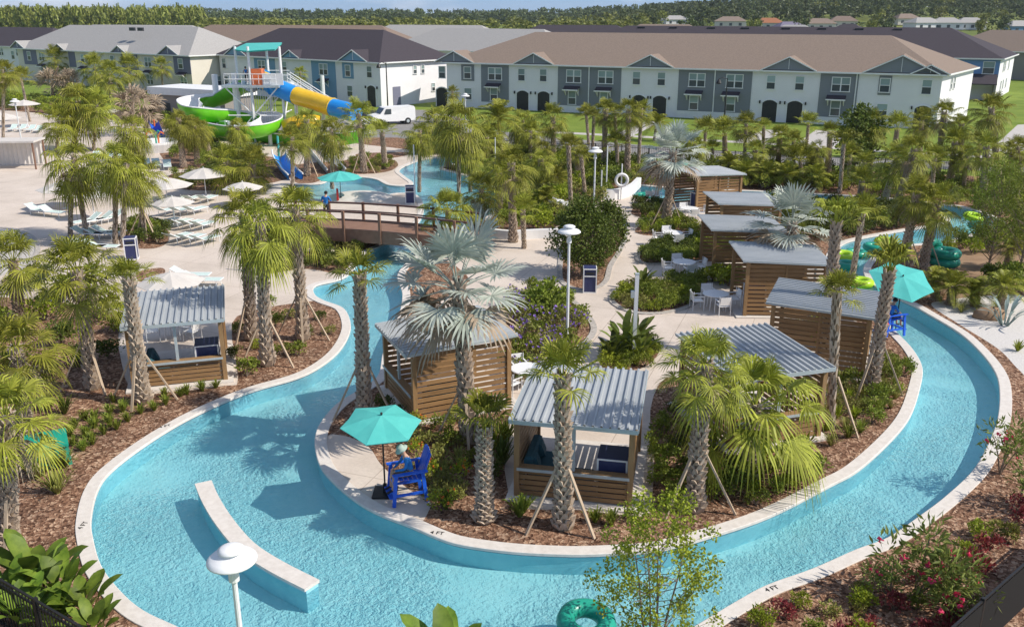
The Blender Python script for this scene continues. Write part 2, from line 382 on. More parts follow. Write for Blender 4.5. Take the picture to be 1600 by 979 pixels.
# promenade on the island
area('deck', [(960,300),(1000,308),(1075,318),(1180,330),(1240,350),(1290,400),(1310,450),(1345,520),(1330,590),(1270,640),(1180,640),(1100,602),(1040,590),(1016,640),(1022,715),(1016,800),
   (1003,806),(905,796),(796,778),(796,650),(798,632),(650,662),(600,606),(612,560),(640,500),(690,470),(735,440),(700,408),(665,398),(715,372),(765,362),(830,362),(880,350),(920,325)], True, 3)
area('deck', [(505,682),(537,680),(575,697),(597,727),(640,765),(672,780),(670,797),(652,818),(600,812),(540,776),(492,720)], True)
beds = {
 'tree': [(882,440),(880,405),(885,372),(925,340),(968,338),(974,368),(964,393),(950,415),(941,441),(915,452)],
 'violet': [(792,560),(795,475),(835,456),(880,465),(910,490),(923,515),(907,537),(880,552),(850,562),(830,585),(800,600)],
 'paradise': [(938,572),(950,545),(990,528),(1030,535),(1027,555),(1007,573),(970,582)],
 'hedge': [(960,468),(985,450),(1050,440),(1105,437),(1078,474),(1030,488),(985,485)],
 'strip': [(1000,405),(1010,392),(1060,380),(1105,385),(1140,420),(1130,445),(1100,425),(1060,410),(1015,412)],
 'lime': [(992,360),(1012,346),(1060,345),(1092,352),(1082,366),(1035,368),(1005,367)],
 'pool': [(986,332),(1000,318),(1035,316),(1052,326),(1040,338),(1005,340)],
 'west': [(185,372),(200,352),(235,345),(262,360),(262,378),(240,388),(200,386)],
 'west2': [(268,272),(330,268),(365,280),(345,296),(300,297),(270,290)],
 'west3': [(215,425),(250,418),(258,425),(240,437),(218,440)],
 'bridgefoot': [(520,395),(545,375),(600,372),(622,374),(600,384),(568,399),(545,428),(480,420),(420,425),(425,405),(470,392)],
 'north': [(520,268),(540,250),(605,248),(622,256),(612,266),(585,271),(545,272)],
 'north2': [(250,225),(330,225),(390,240),(450,250),(470,268),(440,282),(400,285),(330,262),(270,262)],
 'north3': [(560,240),(640,238),(620,246),(570,248)],
 'slidebed': [(455,262),(480,255),(525,255),(500,282),(462,285)],
}
for k, uv in beds.items(): area('mulch', uv)
area('spa_floor', spa); area('water', river, True, 5)
# black cores of the underlying lists: every face belongs to the last polygon painted over it
vin, fin = [], []
for name, pl in lay:
    a = sum(pl[i].x*pl[(i+1)%len(pl)].y - pl[(i+1)%len(pl)].x*pl[i].y for i in range(len(pl)))
    if a < 0: pl = pl[::-1]
    o = len(vin); vin += [Vector((p.x, p.y)) for p in pl]; fin.append(list(range(o, o + len(pl))))
cv, ce, cf, ov, oe, of = geometry.delaunay_2d_cdt(vin, [], fin, 1, 1e-5, True)
groups = {}; kind_of = []
for tri, src in zip(cf, of):
    k = lay[max(src)][0] if src else 'lawn'
    kind_of.append(k); groups.setdefault(k, []).append(tri)
def sheet(name, tris, m, z):
    used = sorted({i for t in tris for i in t}); ix = {i: n for n, i in enumerate(used)}
    me = bpy.data.meshes.new(name); me.from_pydata([(cv[i].x, cv[i].y, z) for i in used], [], [tuple(ix[i] for i in t) for t in tris])
    me.materials.append(m); me.update(); return struct(obj(name, me))
for k, nm, m in [('lawn','lawn','lawn'),('road','road','asphalt'),('sidewalk','sidewalk','concrete'),('path','path','concrete'),('mulch','mulch_ground','mulch'),
              ('dirt','dirt_ground','dirt'),('gravel','gravel_ground','gravel'),('deck','pool_deck','deck'),('spa_floor','spa_floor','concrete')]:
    if k in groups: sheet(nm, groups[k], M[m], 0.0)
WATER_Z, FLOOR_Z = -.06, -.60
sheet('water', groups['water'], M['water'], WATER_Z)
sheet('pool_floor', groups['water'], M['floor'], FLOOR_Z)
# shore loops
cnt = {}
for tri, k in zip(cf, kind_of):
    for i in range(3):
        a, b = tri[i], tri[(i+1) % 3]; cnt.setdefault((min(a,b), max(a,b)), []).append((k, a, b))
nxt = {}
for e, l in cnt.items():
    w = [x for x in l if x[0] == 'water']
    if len(w) == 1: nxt[w[0][1]] = w[0][2]
loops = []; left = dict(nxt)
while left:
    s, b = next(iter(left.items())); lp = [s]; del left[s]
    while b != s and b in left: lp.append(b); b2 = left.pop(b); b = b2
    loops.append(lp)
wall = MB(); cop = MB()
for lp in loops:
    pts = [Vector((cv[i].x, cv[i].y)) for i in lp]
    q = [pts[0]]
    for p in pts[1:]:
        if (p - q[-1]).length > .04: q.append(p)
    pts = q; n = len(pts)
    if n < 8: continue
    nor = []
    for i in range(n):
        d = (pts[(i+1)%n] - pts[i-1]).normalized(); nor.append(Vector((d.y, -d.x)))   # water is on the left, so this points to land
    wv = []; 
    for i in range(n): wv += [(pts[i].x, pts[i].y, FLOOR_Z - .01), (pts[i].x, pts[i].y, -.10), (pts[i].x, pts[i].y, -.03)]
    wall.add(wv, [(3*i, 3*i+1, 3*((i+1)%n)+1, 3*((i+1)%n)) for i in range(n)], 0)
    wall.add(wv, [(3*i+1, 3*i+2, 3*((i+1)%n)+2, 3*((i+1)%n)+1) for i in range(n)], 1)
    prof = [(-.05,-.05),(-.05,.022),(-.03,.035),(.33,.035),(.34,.025),(.34,-.03)]
    vs = []; m = len(prof)
    for i in range(n):
        for (a, z) in prof: vs.append((pts[i].x + nor[i].x * a, pts[i].y + nor[i].y * a, z))
    fs = []
    for i in range(n):
        j = (i+1) % n
        for k in range(m): fs.append((i*m+k, i*m+(k+1)%m, j*m+(k+1)%m, j*m+k))
    cop.add(vs, fs)
w = wall.build('pool_wall', [M['poolwall'], M['tileband']]); struct(w)
c = cop.build('pool_kerb', M['coping']); struct(c)

# depth markings on the stone edge
def text_mesh(s, size, depth=.004):
    cu = bpy.data.curves.new('lettering', 'FONT'); cu.body = s; cu.size = size; cu.extrude = depth; cu.align_x = 'CENTER'; cu.align_y = 'CENTER'
    o = bpy.data.objects.new('lettering', cu); COL.objects.link(o)
    dg = bpy.context.evaluated_depsgraph_get(); me = bpy.data.meshes.new_from_object(o.evaluated_get(dg))
    bpy.data.objects.remove(o); return me
me = text_mesh('4 FT', .20); me.materials.clear(); me.materials.append(M['black'])
for k, (u, v, rz, lb) in enumerate([(683,834,-.18,'black 4 FT depth marking on the island kerb near the blue lifeguard chair'),(130,822,1.5,'black 4 FT depth marking on the kerb at the far left bend'),(1206,921,.42,'black 4 FT depth marking on the front right kerb behind the sparse tree'),(258,667,.55,'black 4 FT depth marking on the kerb below the left cabana')]):
    p = G(u, v); o = obj('depth_marking', me); o.location = (p.x, p.y, .041); o.rotation_euler = (0, 0, rz); tag(o, lb, 'marking', 'depth markings on the kerb')

# stone edging of the promenade beds
def edging(uv, name, label):
    pts = spline(P(*uv), 8); n = len(pts); mb = MB(); vs = []
    a = sum(pts[i].x*pts[(i+1)%n].y - pts[(i+1)%n].x*pts[i].y for i in range(n))
    s = 1 if a > 0 else -1
    prof = [(0,-.02),(0,.05),(.28,.05),(.28,-.02)]
    for i in range(n):
        d = (pts[(i+1)%n] - pts[i-1]).normalized(); nr = Vector((d.y, -d.x, 0)) * s
        for (q, z) in prof: vs.append((pts[i].x + nr.x*q, pts[i].y + nr.y*q, z))
    mb.add(vs, [(i*4+k, i*4+(k+1)%4, ((i+1)%n)*4+(k+1)%4, ((i+1)%n)*4+k) for i in range(n) for k in range(4)])
    tag(mb.build(name, M['edging']), label, 'kerb', 'stone edgings of the promenade beds')
M['edging'] = mat('cobble_edging', (.30,.27,.245), (.52,.48,.44), .9, 9, 3, bump=.3)
edging(beds['tree'], 'bed_edging', 'cobbled edging round the bed with the dark leafy tree')
edging(beds['violet'], 'bed_edging', 'cobbled edging round the bed with violet flowers')
edging(beds['hedge'], 'bed_edging', 'cobbled edging round the low green bed beside the round table')
edging(beds['strip'], 'bed_edging', 'cobbled edging round the middle dark shrub bed')

M['whitekerb'] = mat('white_kerb', (.66,.64,.61), (.74,.72,.69), .7, 5, 4)
edging([(u, v) for u, v in spa], 'spa_kerb', 'broad white kerb round the dry spa at the left edge')
# free standing divider wall in the river
mb = MB()
path = spline([G(u, v, 0) for u, v in [(318,757),(330,785),(352,820),(385,858),(430,888),(488,918)]], 8, closed=False)
L = []; Rr = []
for i, p in enumerate(path):
    d = (path[min(i+1,len(path)-1)] - path[max(i-1,0)]).normalized(); nr = Vector((d.y, -d.x, 0))
    L.append(p + nr*.21); Rr.append(p - nr*.21)
def ring(z, w): 
    out = []
    for i, p in enumerate(path):
        c = (L[i] + Rr[i]) / 2; out += [c + (L[i]-c)*w + Vector((0,0,z)), c + (Rr[i]-c)*w + Vector((0,0,z))]
    return out
def divider(z0, z1, w, m):
    mb = MB(); a = ring(z0, w); b = ring(z1, w); n = len(path)
    mb.add(a + b, [(2*n+2*i, 2*n+2*i+1, 2*n+2*i+3, 2*n+2*i+2) for i in range(n-1)] + [(2*i, 2*n+2*i, 2*n+2*i+2, 2*i+2) for i in range(n-1)] + [(2*i+1, 2*i+3, 2*n+2*i+3, 2*n+2*i+1) for i in range(n-1)]
      + [(0,1,2*n+1,2*n),(2*n-2,4*n-2,4*n-1,2*n-1)])
    return mb
t = thing('divider_wall', 'curved white capped divider wall standing in the water at front left', 'wall')
divider(FLOOR_Z+.002, .02, .9, 0).build('wall_body', M['poolwall'], t)
divider(.022, .10, 1.12, 0).build('cap', M['coping'], t)
# low white planter walls
def low_wall(uv, h, w, name, label, m='white'):
    pts = spline(P(*uv), 6, closed=False); mb = MB(); vs = []
    for i, p in enumerate(pts):
        d = (pts[min(i+1,len(pts)-1)] - pts[max(i-1,0)]).normalized(); nr = Vector((d.y, -d.x, 0)) * w / 2
        vs += [p+nr, p-nr, p-nr+Vector((0,0,h)), p+nr+Vector((0,0,h))]
    n = len(pts)
    mb.add(vs, [(i*4+k, i*4+(k+1)%4, (i+1)*4+(k+1)%4, (i+1)*4+k) for i in range(n-1) for k in range(4)] + [(0,1,2,3),((n-1)*4+3,(n-1)*4+2,(n-1)*4+1,(n-1)*4)])
    return tag(mb.build(name, M[m]), label, 'wall')
low_wall([(765,371),(800,374),(840,372),(876,371)], .55, .3, 'planter_wall', 'low white planter wall at the right end of the bridge')
low_wall([(942,312),(965,311),(985,304),(998,292)], .75, .35, 'planter_wall', 'curved white planter wall under the life ring')
# ------------------------------------------------------------------ palms
rng = random.Random(5)
def fan(mb, hub, d, up, rad, n=22, spread=125, droop=.35, w=.055, fold=.25, mi=0, rnd=rng):
    """one palmate leaf: n narrow blades round the end of its stalk"""
    d = d.normalized(); side = d.cross(up)
    if side.length < 1e-3: side = Vector((1,0,0))
    side.normalize(); nrm = side.cross(d).normalized()
    for k in range(n):
        t = (k + .5) / n * 2 - 1
        a = math.radians(spread) * t + rnd.uniform(-.03,.03)
        bd = (d * math.cos(a) + side * math.sin(a) + nrm * (fold * abs(math.sin(a)) )).normalized()
        L = rad * (1 - .28 * abs(t) ** 1.5) * rnd.uniform(.88, 1.06)
        wd = bd.cross(nrm).normalized()
        p0 = hub; p1 = hub + bd * L * .5 + Vector((0,0,-droop * L * .08))
        p2 = hub + bd * L * .80 + Vector((0,0,-droop * L * .26)); p3 = hub + bd * L + Vector((0,0,-droop * L * rnd.uniform(.40,.70)))
        h = w * rad
        tw = nrm * h * .35 * (1 if k % 2 else -1)
        mb.add([p0 - wd*h*.15, p0 + wd*h*.15, p1 + wd*h + tw, p1 - wd*h - tw, p2 + wd*h*.7, p2 - wd*h*.7, p3], [(0,1,2,3),(3,2,4,5),(5,4,6)], mi)

def feather(mb, base, d, L, droop=.9, n=22, w=.03, blade=.34, mi=0, rnd=rng):
    """one pinnate leaf arching under its own weight"""
    d = d.normalized(); pts = []
    for i in range(9):
        t = i / 8; pts.append(base + d * L * t + Vector((0,0,-droop * L * t * t * .6)))
    mb.tube(pts, [.025*(1-.85*i/8)+.004 for i in range(9)], 4, 1 if mi == 0 else mi, cap=False)
    for k in range(n):
        t = .14 + .86 * k / (n - 1); f = t * 8; i = min(int(f), 7); q = pts[i].lerp(pts[i+1], f - i)
        tg = (pts[i+1] - pts[i]).normalized(); side = tg.cross(Vector((0,0,1))); side = side.normalized() if side.length > 1e-3 else Vector((1,0,0))
        up = side.cross(tg)
        bl = blade * L * (math.sin(math.pi * min(.97, t*.85 + .12)) ** .7) * rnd.uniform(.85,1.1)
        for s in (-1, 1):
            bd = (side * s * .8 + tg * .55 + up * .22).normalized()
            mid = q + bd * bl * .55; tip = q + bd * bl + Vector((0,0,-bl * .38))
            wv = tg * w * L
            mb.add([q - wv*.4, q + wv*.4, mid + wv*.6, mid - wv*.6, tip], [(0,1,2,3),(3,2,4)], mi)

def crown_fan(n, e0, e1, stalk, rad, leaves=22, droop=.4, seed=1, w=.055, spread=125, sag=.25, bias=1.0, m=('palm_g',)):
    r = random.Random(seed); mb = MB()
    for i in range(n):
        t = (i + .5) / n
        el = math.radians(e0 + (e1 - e0) * t ** bias + r.uniform(-8, 8)); az = i * 2.39996 + r.uniform(-.25,.25)
        d = Vector((math.cos(az)*math.cos(el), math.sin(az)*math.cos(el), math.sin(el)))
        s = stalk * r.uniform(.8,1.15); p0 = Vector((0,0,-.05)) + d * .05
        hub = p0 + d * s + Vector((0,0,-sag * s * .5)); d2 = (d + Vector((0,0,-sag * (1.1 - math.sin(el))))).normalized()
        mb.tube([p0, (p0+hub)/2 + Vector((0,0,.04*s)), hub], [.022,.017,.012], 4, 1, cap=False)
        fan(mb, hub, d2, Vector((0,0,1)), rad * r.uniform(.85,1.1), leaves, spread, droop * r.uniform(.7,1.4), w, rnd=r)
    return mb
def crown_mesh(name, mats, **kw): return crown_fan(**kw).mesh(name, [M[x] for x in mats])

def trunk_mesh(name, kind, seed, H=4.0):
    r = random.Random(seed); mb = MB(); n = 12
    if kind == 'boot':
        zs = [i * H / 16 for i in range(17)]
        rad = lambda z: .150 + .055 * (1 - z / H) + .075 * math.exp(-z * 2.2) + .02 * math.exp(-(H - z) * 3)
    elif kind == 'slim':
        zs = [i * H / 16 for i in range(17)]; rad = lambda z: .115 + .03 * math.exp(-z*2) + .02 * (z / H)
    else:
        zs = [i * H / 16 for i in range(17)]; rad = lambda z: .15 - .02 * z / H + .06 * math.exp(-z * 2.5)
    mb.tube([Vector((r.uniform(-.012,.012), r.uniform(-.012,.012), z)) for z in zs], [rad(z) for z in zs], n, 0)
    dz = {'boot': .13, 'slim': .17, 'bare': .2}[kind]; per = {'boot': 7, 'slim': 6, 'bare': 6}[kind]; z = .04; row = 0
    while z < H - .05:
        for k in range(per):
            if kind != 'boot' and r.random() < (.5 if kind == 'bare' else .15): continue
            a = 2*math.pi * (k + .5 * (row % 2)) / per + r.uniform(-.07,.07); R0 = rad(z)
            ca, sa = math.cos(a), math.sin(a); hw = R0 * (1.25 if kind == 'boot' else .9) * math.pi / per * .95
            out = {'boot': .085, 'slim': .035, 'bare': .012}[kind] * r.uniform(.45,1.35); hh = dz * {'boot': 1.5}.get(kind, 1.55) * r.uniform(.75,1.2); tp = .36 if kind == 'boot' else .62; sk = hw * r.uniform(-.35,.35)
            def q(rr, s, zz): return (ca*rr - sa*s, sa*rr + ca*s, zz)
            mb.add([q(R0*.93,-hw,z), q(R0*.93,hw,z), q(R0+out,hw*tp+sk,z+hh), q(R0+out,-hw*tp+sk,z+hh), q(R0*.9,hw*tp+sk,z+hh*.9), q(R0*.9,-hw*tp+sk,z+hh*.9)],
                   [(0,1,2,3),(3,2,4,5),(0,3,5),(1,4,2)], 1)
        z += dz; row += 1
    return mb.mesh(name, [M['core'], M['boot']])

TR = {'boot': [trunk_mesh('trunk', 'boot', 1), trunk_mesh('trunk', 'boot', 2)], 'slim': [trunk_mesh('trunk', 'slim', 3), trunk_mesh('trunk', 'slim', 4)], 'bare': [trunk_mesh('trunk', 'bare', 5)]}
def cm(**k): return crown_mesh('crown', ('palm_g','palm_y'), **k)
CR = {
 'S': [(cm(n=27, e0=88, e1=-48, stalk=1.05, rad=.92, leaves=24, droop=1.0, w=.030, seed=s, bias=.9), 1.55) for s in (1,2,3)],
 'H': [(cm(n=30, e0=85, e1=-70, stalk=.9, rad=.95, leaves=22, droop=1.4, w=.030, seed=s, bias=.75, sag=.45), 1.45) for s in (4,5)],
 'P': [(cm(n=15, e0=88, e1=8, stalk=1.05, rad=.95, leaves=20, droop=.7, w=.034, seed=s), 1.25) for s in (6,7,8)],
 'T': [(cm(n=12, e0=89, e1=48, stalk=.55, rad=.95, leaves=14, droop=1.3, w=.03, seed=s, spread=48), 1.25) for s in (9,10)],
 'D': [(cm(n=22, e0=80, e1=-20, stalk=1.15, rad=1.05, leaves=28, droop=1.3, seed=12, w=.026, spread=105, sag=.6), 1.7)],
}
def silver(seed):
    return crown_fan(n=21, e0=84, e1=-30, stalk=.98, rad=.95, leaves=24, droop=.34, seed=seed, w=.036, spread=112, sag=.14, bias=.95).mesh('crown', [M['palm_s'], M['palm_s']])
def drysk(seed):
    r = random.Random(seed); mb = MB()
    for i in range(12):
        az = 2.9 + r.uniform(-1.2,1.2) if i < 9 else r.uniform(0, 6.28); el = r.uniform(-.95,-.15) if i < 11 else r.uniform(-.9,-.3)
        d = Vector((math.cos(az)*math.cos(el), math.sin(az)*math.cos(el), math.sin(el))); hub = d * .75 + Vector((0,0,-.05))
        mb.tube([Vector((0,0,-.1)), hub], [.02,.012], 4, 0, cap=False)
        fan(mb, hub, d, Vector((0,0,1)), r.uniform(.75,1.05), 18, 100, .9, .04, fold=.5, rnd=r)
    return mb.mesh('dry_fronds', [M['dry']])
CR['B'] = [(silver(21), 1.85), (silver(22), 1.85)]; DRY = [drysk(31), drysk(32)]
def skirt(seed):
    r = random.Random(seed); mb = MB()
    for i in range(r.randrange(4,8)):
        az = r.uniform(0,6.28); el = r.uniform(-1.35,-.7); d = Vector((math.cos(az)*math.cos(el), math.sin(az)*math.cos(el), math.sin(el))); hub = d * .65 + Vector((0,0,-.1))
        mb.tube([Vector((0,0,-.1)), hub], [.02,.012], 4, 0, cap=False)
        fan(mb, hub, d, Vector((0,0,1)), r.uniform(.55,.85), 14, 90, 1.5, .035, fold=.7, rnd=r)
    return mb.mesh('dry_fronds', [M['dry']])
SKIRT = [skirt(s) for s in (61,62,63)]
def rdir0(r): return Vector((r.uniform(-1,1), r.uniform(-1,1), r.uniform(.2,1))).normalized()
def dead_crown(seed):
    r = random.Random(seed); mb = MB()
    for i in range(30):
        az = r.uniform(0,6.28); el = r.uniform(-1.0,1.35); d = Vector((math.cos(az)*math.cos(el), math.sin(az)*math.cos(el), math.sin(el))); hub = d * .7
        mb.tube([Vector((0,0,-.1)), hub], [.02,.012], 4, 0, cap=False)
        fan(mb, hub, d, rdir0(r), r.uniform(.5,1.1), 13, 110, .7, .04, fold=.9, rnd=r)
    return mb.mesh('crown', [M['dry']])
CR['X'] = [(dead_crown(41), 1.5)]
def feather_crown(seed, n=24, L=1.25):
    r = random.Random(seed); mb = MB()
    for i in range(n):
        t = (i+.5)/n; el = math.radians(82 - 92*t + r.uniform(-7,7)); az = i*2.39996
        d = Vector((math.cos(az)*math.cos(el), math.sin(az)*math.cos(el), math.sin(el)))
        feather(mb, Vector((0,0,-.05)), d, L*r.uniform(.85,1.1), .75, 20, .022, .30, rnd=r)
    return mb.mesh('crown', [M['palm_g'], M['palm_y']])
CR['F'] = [(feather_crown(51), 1.1), (feather_crown(52), 1.1)]
br = MB(); br.beam((0,0,0),(0,0,1), .085, .05); BRACE = br.mesh('brace', M['brace'])

KT = {'S':'cabbage palm','H':'shaggy cabbage palm','P':'sparse cabbage palm','T':'tied up palm','D':'drooping fan palm','B':'silver fan palm','X':'dead brown palm','F':'feather palm'}
palm_no = 0; RAD = {}; GR = 'palms along the far road'
def palm(kind, base, crown, rpx, where, trunk='boot', braces=0, group='palms among the pools', lead=None):
    global palm_no; palm_no += 1; r = random.Random(palm_no * 7 + 3)
    b = G(*base); top = at(crown[0], crown[1], b.y)
    ax = top - b; Ht = ax.length; sc = scale_at(top)
    label = (lead or KT[kind]) + ' ' + where
    t = thing('silver_palm' if kind == 'B' else 'palm_tree', label, 'palm tree', b, 0, group)
    tm = TR[trunk][palm_no % len(TR[trunk])]
    q = ax.to_track_quat('Z', 'Y')
    o = obj('trunk', tm, t); o.rotation_mode = 'QUATERNION'; o.rotation_quaternion = q
    thick = 1.0 if trunk != 'boot' else (1.0 if Ht > 2.2 else .85)
    if kind == 'B': thick = 1.15
    o.scale = (thick, thick, Ht / 4.0)
    me, r0 = CR[kind][palm_no % len(CR[kind])]
    if me.name not in RAD:
        q_ = sorted(math.hypot(v_.co.x, v_.co.y) for v_ in me.vertices); RAD[me.name] = q_[int(len(q_)*.97)]
    k = rpx * sc / RAD[me.name] * {'S':1.04,'H':1.04,'P':1.12,'T':1.15,'B':1.12,'D':1.08}.get(kind, 1.0) * (1.25 if group == GR else 1.0)
    c = obj('crown', me, t); c.location = ax * .985; c.rotation_euler = (r.uniform(-.08,.08), r.uniform(-.08,.08), r.uniform(0, 6.28)); c.scale = (k, k, k * r.uniform(.95,1.08))
    if kind == 'B':
        dpt = obj('dry_fronds', DRY[palm_no % 2], t); dpt.location = ax * .97; dpt.scale = (k*1.12,)*3
    if kind in 'SH' and palm_no % 5 != 0:
        dpt = obj('dry_fronds', SKIRT[palm_no % 3], t); dpt.location = ax * .965; dpt.scale = (k,k,k); dpt.rotation_euler = (0,0,r.uniform(0,6.28))
    for i in range(braces):
        a = r.uniform(-.4,.4) + (math.pi * 1.5 + (i - (braces-1)/2) * 1.75)
        foot = Vector((math.cos(a), math.sin(a)*.7, 0)) * min(1.15, Ht*.28); hd = ax.normalized() * min(1.9, Ht*.42) + foot.normalized() * .17
        v = hd - foot; o = obj('brace', BRACE, t); o.rotation_mode = 'QUATERNION'; o.location = foot; o.rotation_quaternion = v.to_track_quat('Z','Y'); o.scale = (1,1,v.length)
    return t

# nearest palms, each described by what stands next to it
palm('S',(14,858),(8,650),88,'at the lower left corner above the broad leaved plants',braces=1)
palm('S',(42,690),(25,545),72,'at the left edge directly behind the corner palm',braces=1)
palm('S',(32,503),(20,408),55,'at the left edge in front of the small round spa')
palm('S',(146,606),(120,425),74,'with broad bushy head left of the left cabana',braces=2)
palm('P',(225,628),(201,437),46,'leaning across the left post of the left cabana',braces=3)
palm('S',(393,530),(383,340),58,'leftmost of the three stout palms right of the left cabana',braces=1)
palm('H',(418,570),(406,350),56,'in front of the three stout palms right of the left cabana',braces=2)
palm('S',(474,530),(461,328),55,'right one of the three stout palms, in front of the bridge end',braces=3)
palm('P',(570,650),(562,432),50,'standing on the river bank left of the dark cabana',braces=2, lead='dark trunked cabbage palm')
palm('B',(735,690),(715,445),104,'in front of the slatted cabana beside the lifeguard',braces=3, lead='biggest silver blue fan palm')
palm('T',(757,812),(757,668),46,'with short trunk left of the front cabana', lead='small palm')
palm('P',(880,822),(879,590),66,'standing right before the front cabana',braces=2)
palm('S',(1084,796),(1102,570),74,'right of the front cabana, beside the drooping fan palm',braces=2)
palm('D',(1168,748),(1180,632),112,'in front of the ribbed roof cabana at right')
palm('P',(1297,670),(1308,458),40,'at the right post of the ribbed roof cabana',trunk='slim',braces=2)
palm('T',(1291,560),(1306,352),40,'behind the ribbed roof cabana, before the silver palm')
palm('T',(1360,612),(1390,425),42,'beside the right turquoise umbrella, leaning right',braces=2)
palm('P',(1330,442),(1347,338),38,'on the bank where the green and lime tubes float',trunk='slim')
palm('S',(1409,420),(1432,305),40,'with thick leaning trunk beyond the right turquoise umbrella',braces=2)
palm('S',(1441,422),(1463,318),46,'with thick leaning trunk before the stacked dark green tubes',braces=2)
palm('B',(1238,455),(1238,350),70,'rising behind the smooth roofed cabanas at right')
palm('B',(1040,352),(1052,240),50,'beside the far promenade tables',braces=2, lead='smaller silver fan palm')
palm('H',(717,318),(716,188),46,'tall on the bank right of the bridge',trunk='slim')
palm('S',(802,378),(799,258),42,'at the right end of the bridge')
palm('P',(893,333),(888,230),24,'left of the farther white lamp',trunk='slim')
palm('P',(915,312),(908,246),22,'just behind the farther white lamp',trunk='slim')
palm('P',(819,388),(817,330),28,'with low trunk beside the white planter wall',trunk='slim', lead='small cabbage palm')
palm('D',(702,385),(700,328),48,'covering the right end of the bridge', lead='low bushy fan palm')
palm('S',(757,368),(752,298),38,'leaning over the channel bend beside the bridge',trunk='slim')
palm('B',(746,378),(741,350),32,'tucked in beside the bridge landing', lead='little silver blue fan palm')
palm('S',(569,270),(560,180),34,'propped in the red brown bed beyond the pool',braces=2)
palm('P',(602,263),(597,208),26,'right of the braced palm on the bed beyond the pool')
palm('H',(519,295),(518,205),30,'at the pool edge behind the standing person',trunk='slim')
palm('H',(480,275),(479,190),32,'under the yellow slide section',braces=2)
palm('S',(457,303),(457,216),28,'next to the little blue slide',trunk='slim')
palm('H',(655,300),(656,208),30,'beside the tall white pole on the pool edge',trunk='slim')
palm('H',(690,240),(681,188),32,'behind the pool channel, left of the white dome lamp')
palm('S',(380,300),(354,254),38,'left one of the pair over the white umbrellas by the small pool')
palm('S',(392,300),(396,258),38,'right one of the pair over the white umbrellas by the small pool')
palm('H',(287,262),(279,186),27,'first from left in the row before the green slide')
palm('H',(309,260),(303,199),25,'second from left in the row before the green slide')
palm('H',(330,252),(316,198),20,'third from left in the row before the green slide')
palm('H',(371,248),(371,200),22,'fourth from left in the row before the green slide')
palm('H',(136,372),(116,248),50,'with the widest dark head over the left lounger deck',trunk='slim')
palm('H',(180,382),(180,250),42,'left trunk of the pair beside the left bin',trunk='slim')
palm('H',(191,386),(197,262),38,'right trunk of the pair beside the left bin',trunk='slim')
palm('P',(110,368),(110,312),30,'at the foot of the wide headed lounger deck palm',trunk='slim')
palm('S',(227,376),(216,272),42,'in the round bed, held by many props',trunk='slim',braces=4)
palm('H',(115,235),(122,160),42,'big bushy one left on the upper deck')
palm('S',(88,240),(92,190),34,'lower one left of the bushy palm on the upper deck',trunk='slim')
palm('S',(146,236),(152,165),36,'right beside the bushy palm on the upper deck',trunk='slim')
palm('H',(205,300),(206,200),36,'above the white round play tub',trunk='slim')
palm('S',(5,230),(5,112),28,'tall slender one at the very left edge',trunk='slim')
palm('P',(47,190),(33,124),20,'right of the lamp at the left edge',trunk='slim')
palm('S',(88,132),(86,90),23,'first in front of the light grey roofed houses',trunk='slim')
palm('S',(155,150),(148,106),28,'second in front of the light grey roofed houses',trunk='slim')
palm('S',(172,160),(172,116),27,'third in front of the light grey roofed houses',trunk='slim')
palm('S',(207,150),(201,106),26,'fourth in front of the light grey roofed houses',trunk='slim')
palm('S',(255,150),(252,103),18,'fifth in front of the light grey roofed houses',trunk='slim')
palm('X',(82,150),(82,132),30,'left of the bushy palm on the upper deck')
palm('X',(105,150),(108,128),26,'nearest the lamp among the dead palms on the upper deck')
palm('X',(210,212),(206,160),34,'left half of the brown thicket by the slide wall')
palm('X',(228,205),(228,168),30,'right half of the brown thicket by the slide wall')
palm('S',(470,166),(469,114),14,'in front of the blue and white house by the slide stairs',trunk='slim')
palm('S',(706,192),(707,144),13,'against the white house wall left of the dome lamp',trunk='slim')
far_row = [('F',(785,250),(778,182),36),('S',(760,262),(760,216),22),('H',(815,240),(817,190),26),('S',(865,258),(864,184),22),('P',(920,226),(916,180),15),('P',(925,246),(928,184),16),
 ('S',(943,272),(946,174),20),('P',(963,250),(961,178),14),('S',(980,276),(982,174),22),('S',(997,268),(1002,174),19),('F',(1022,220),(1026,192),24),('P',(965,277),(964,228),22),
 ('P',(1100,242),(1102,208),21),('P',(1133,252),(1132,210),22),('P',(1113,264),(1113,234),16),('S',(1162,264),(1166,196),23),('P',(1193,252),(1193,200),14),('S',(1215,266),(1218,217),23),
 ('P',(1259,242),(1263,196),19),('P',(1293,282),(1297,208),16),('T',(1312,302),(1318,228),18),('S',(1358,277),(1362,192),25),('P',(1395,248),(1402,202),22),('S',(1436,242),(1440,190),21),
 ('S',(1381,316),(1401,252),31),('S',(1398,330),(1428,236),30),('S',(1462,288),(1475,178),24),('S',(1483,298),(1492,224),26),('S',(1562,294),(1549,172),29),('P',(1525,264),(1531,226),19),
 ('S',(1535,325),(1541,232),25),('H',(1577,288),(1579,242),25),('P',(1042,262),(1075,228),15),('P',(1255,288),(1250,252),24)]
ords = ['first','second','third','fourth','fifth','sixth','seventh','eighth','ninth','tenth','eleventh','twelfth','thirteenth','fourteenth','fifteenth','sixteenth','seventeenth','eighteenth','nineteenth','twentieth','twenty first','twenty second','twenty third','twenty fourth','twenty fifth','twenty sixth','twenty seventh','twenty eighth','twenty ninth','thirtieth','thirty first','thirty second','thirty third','thirty fourth','thirty fifth','thirty sixth']
far_row.sort(key=lambda q: q[2][0])
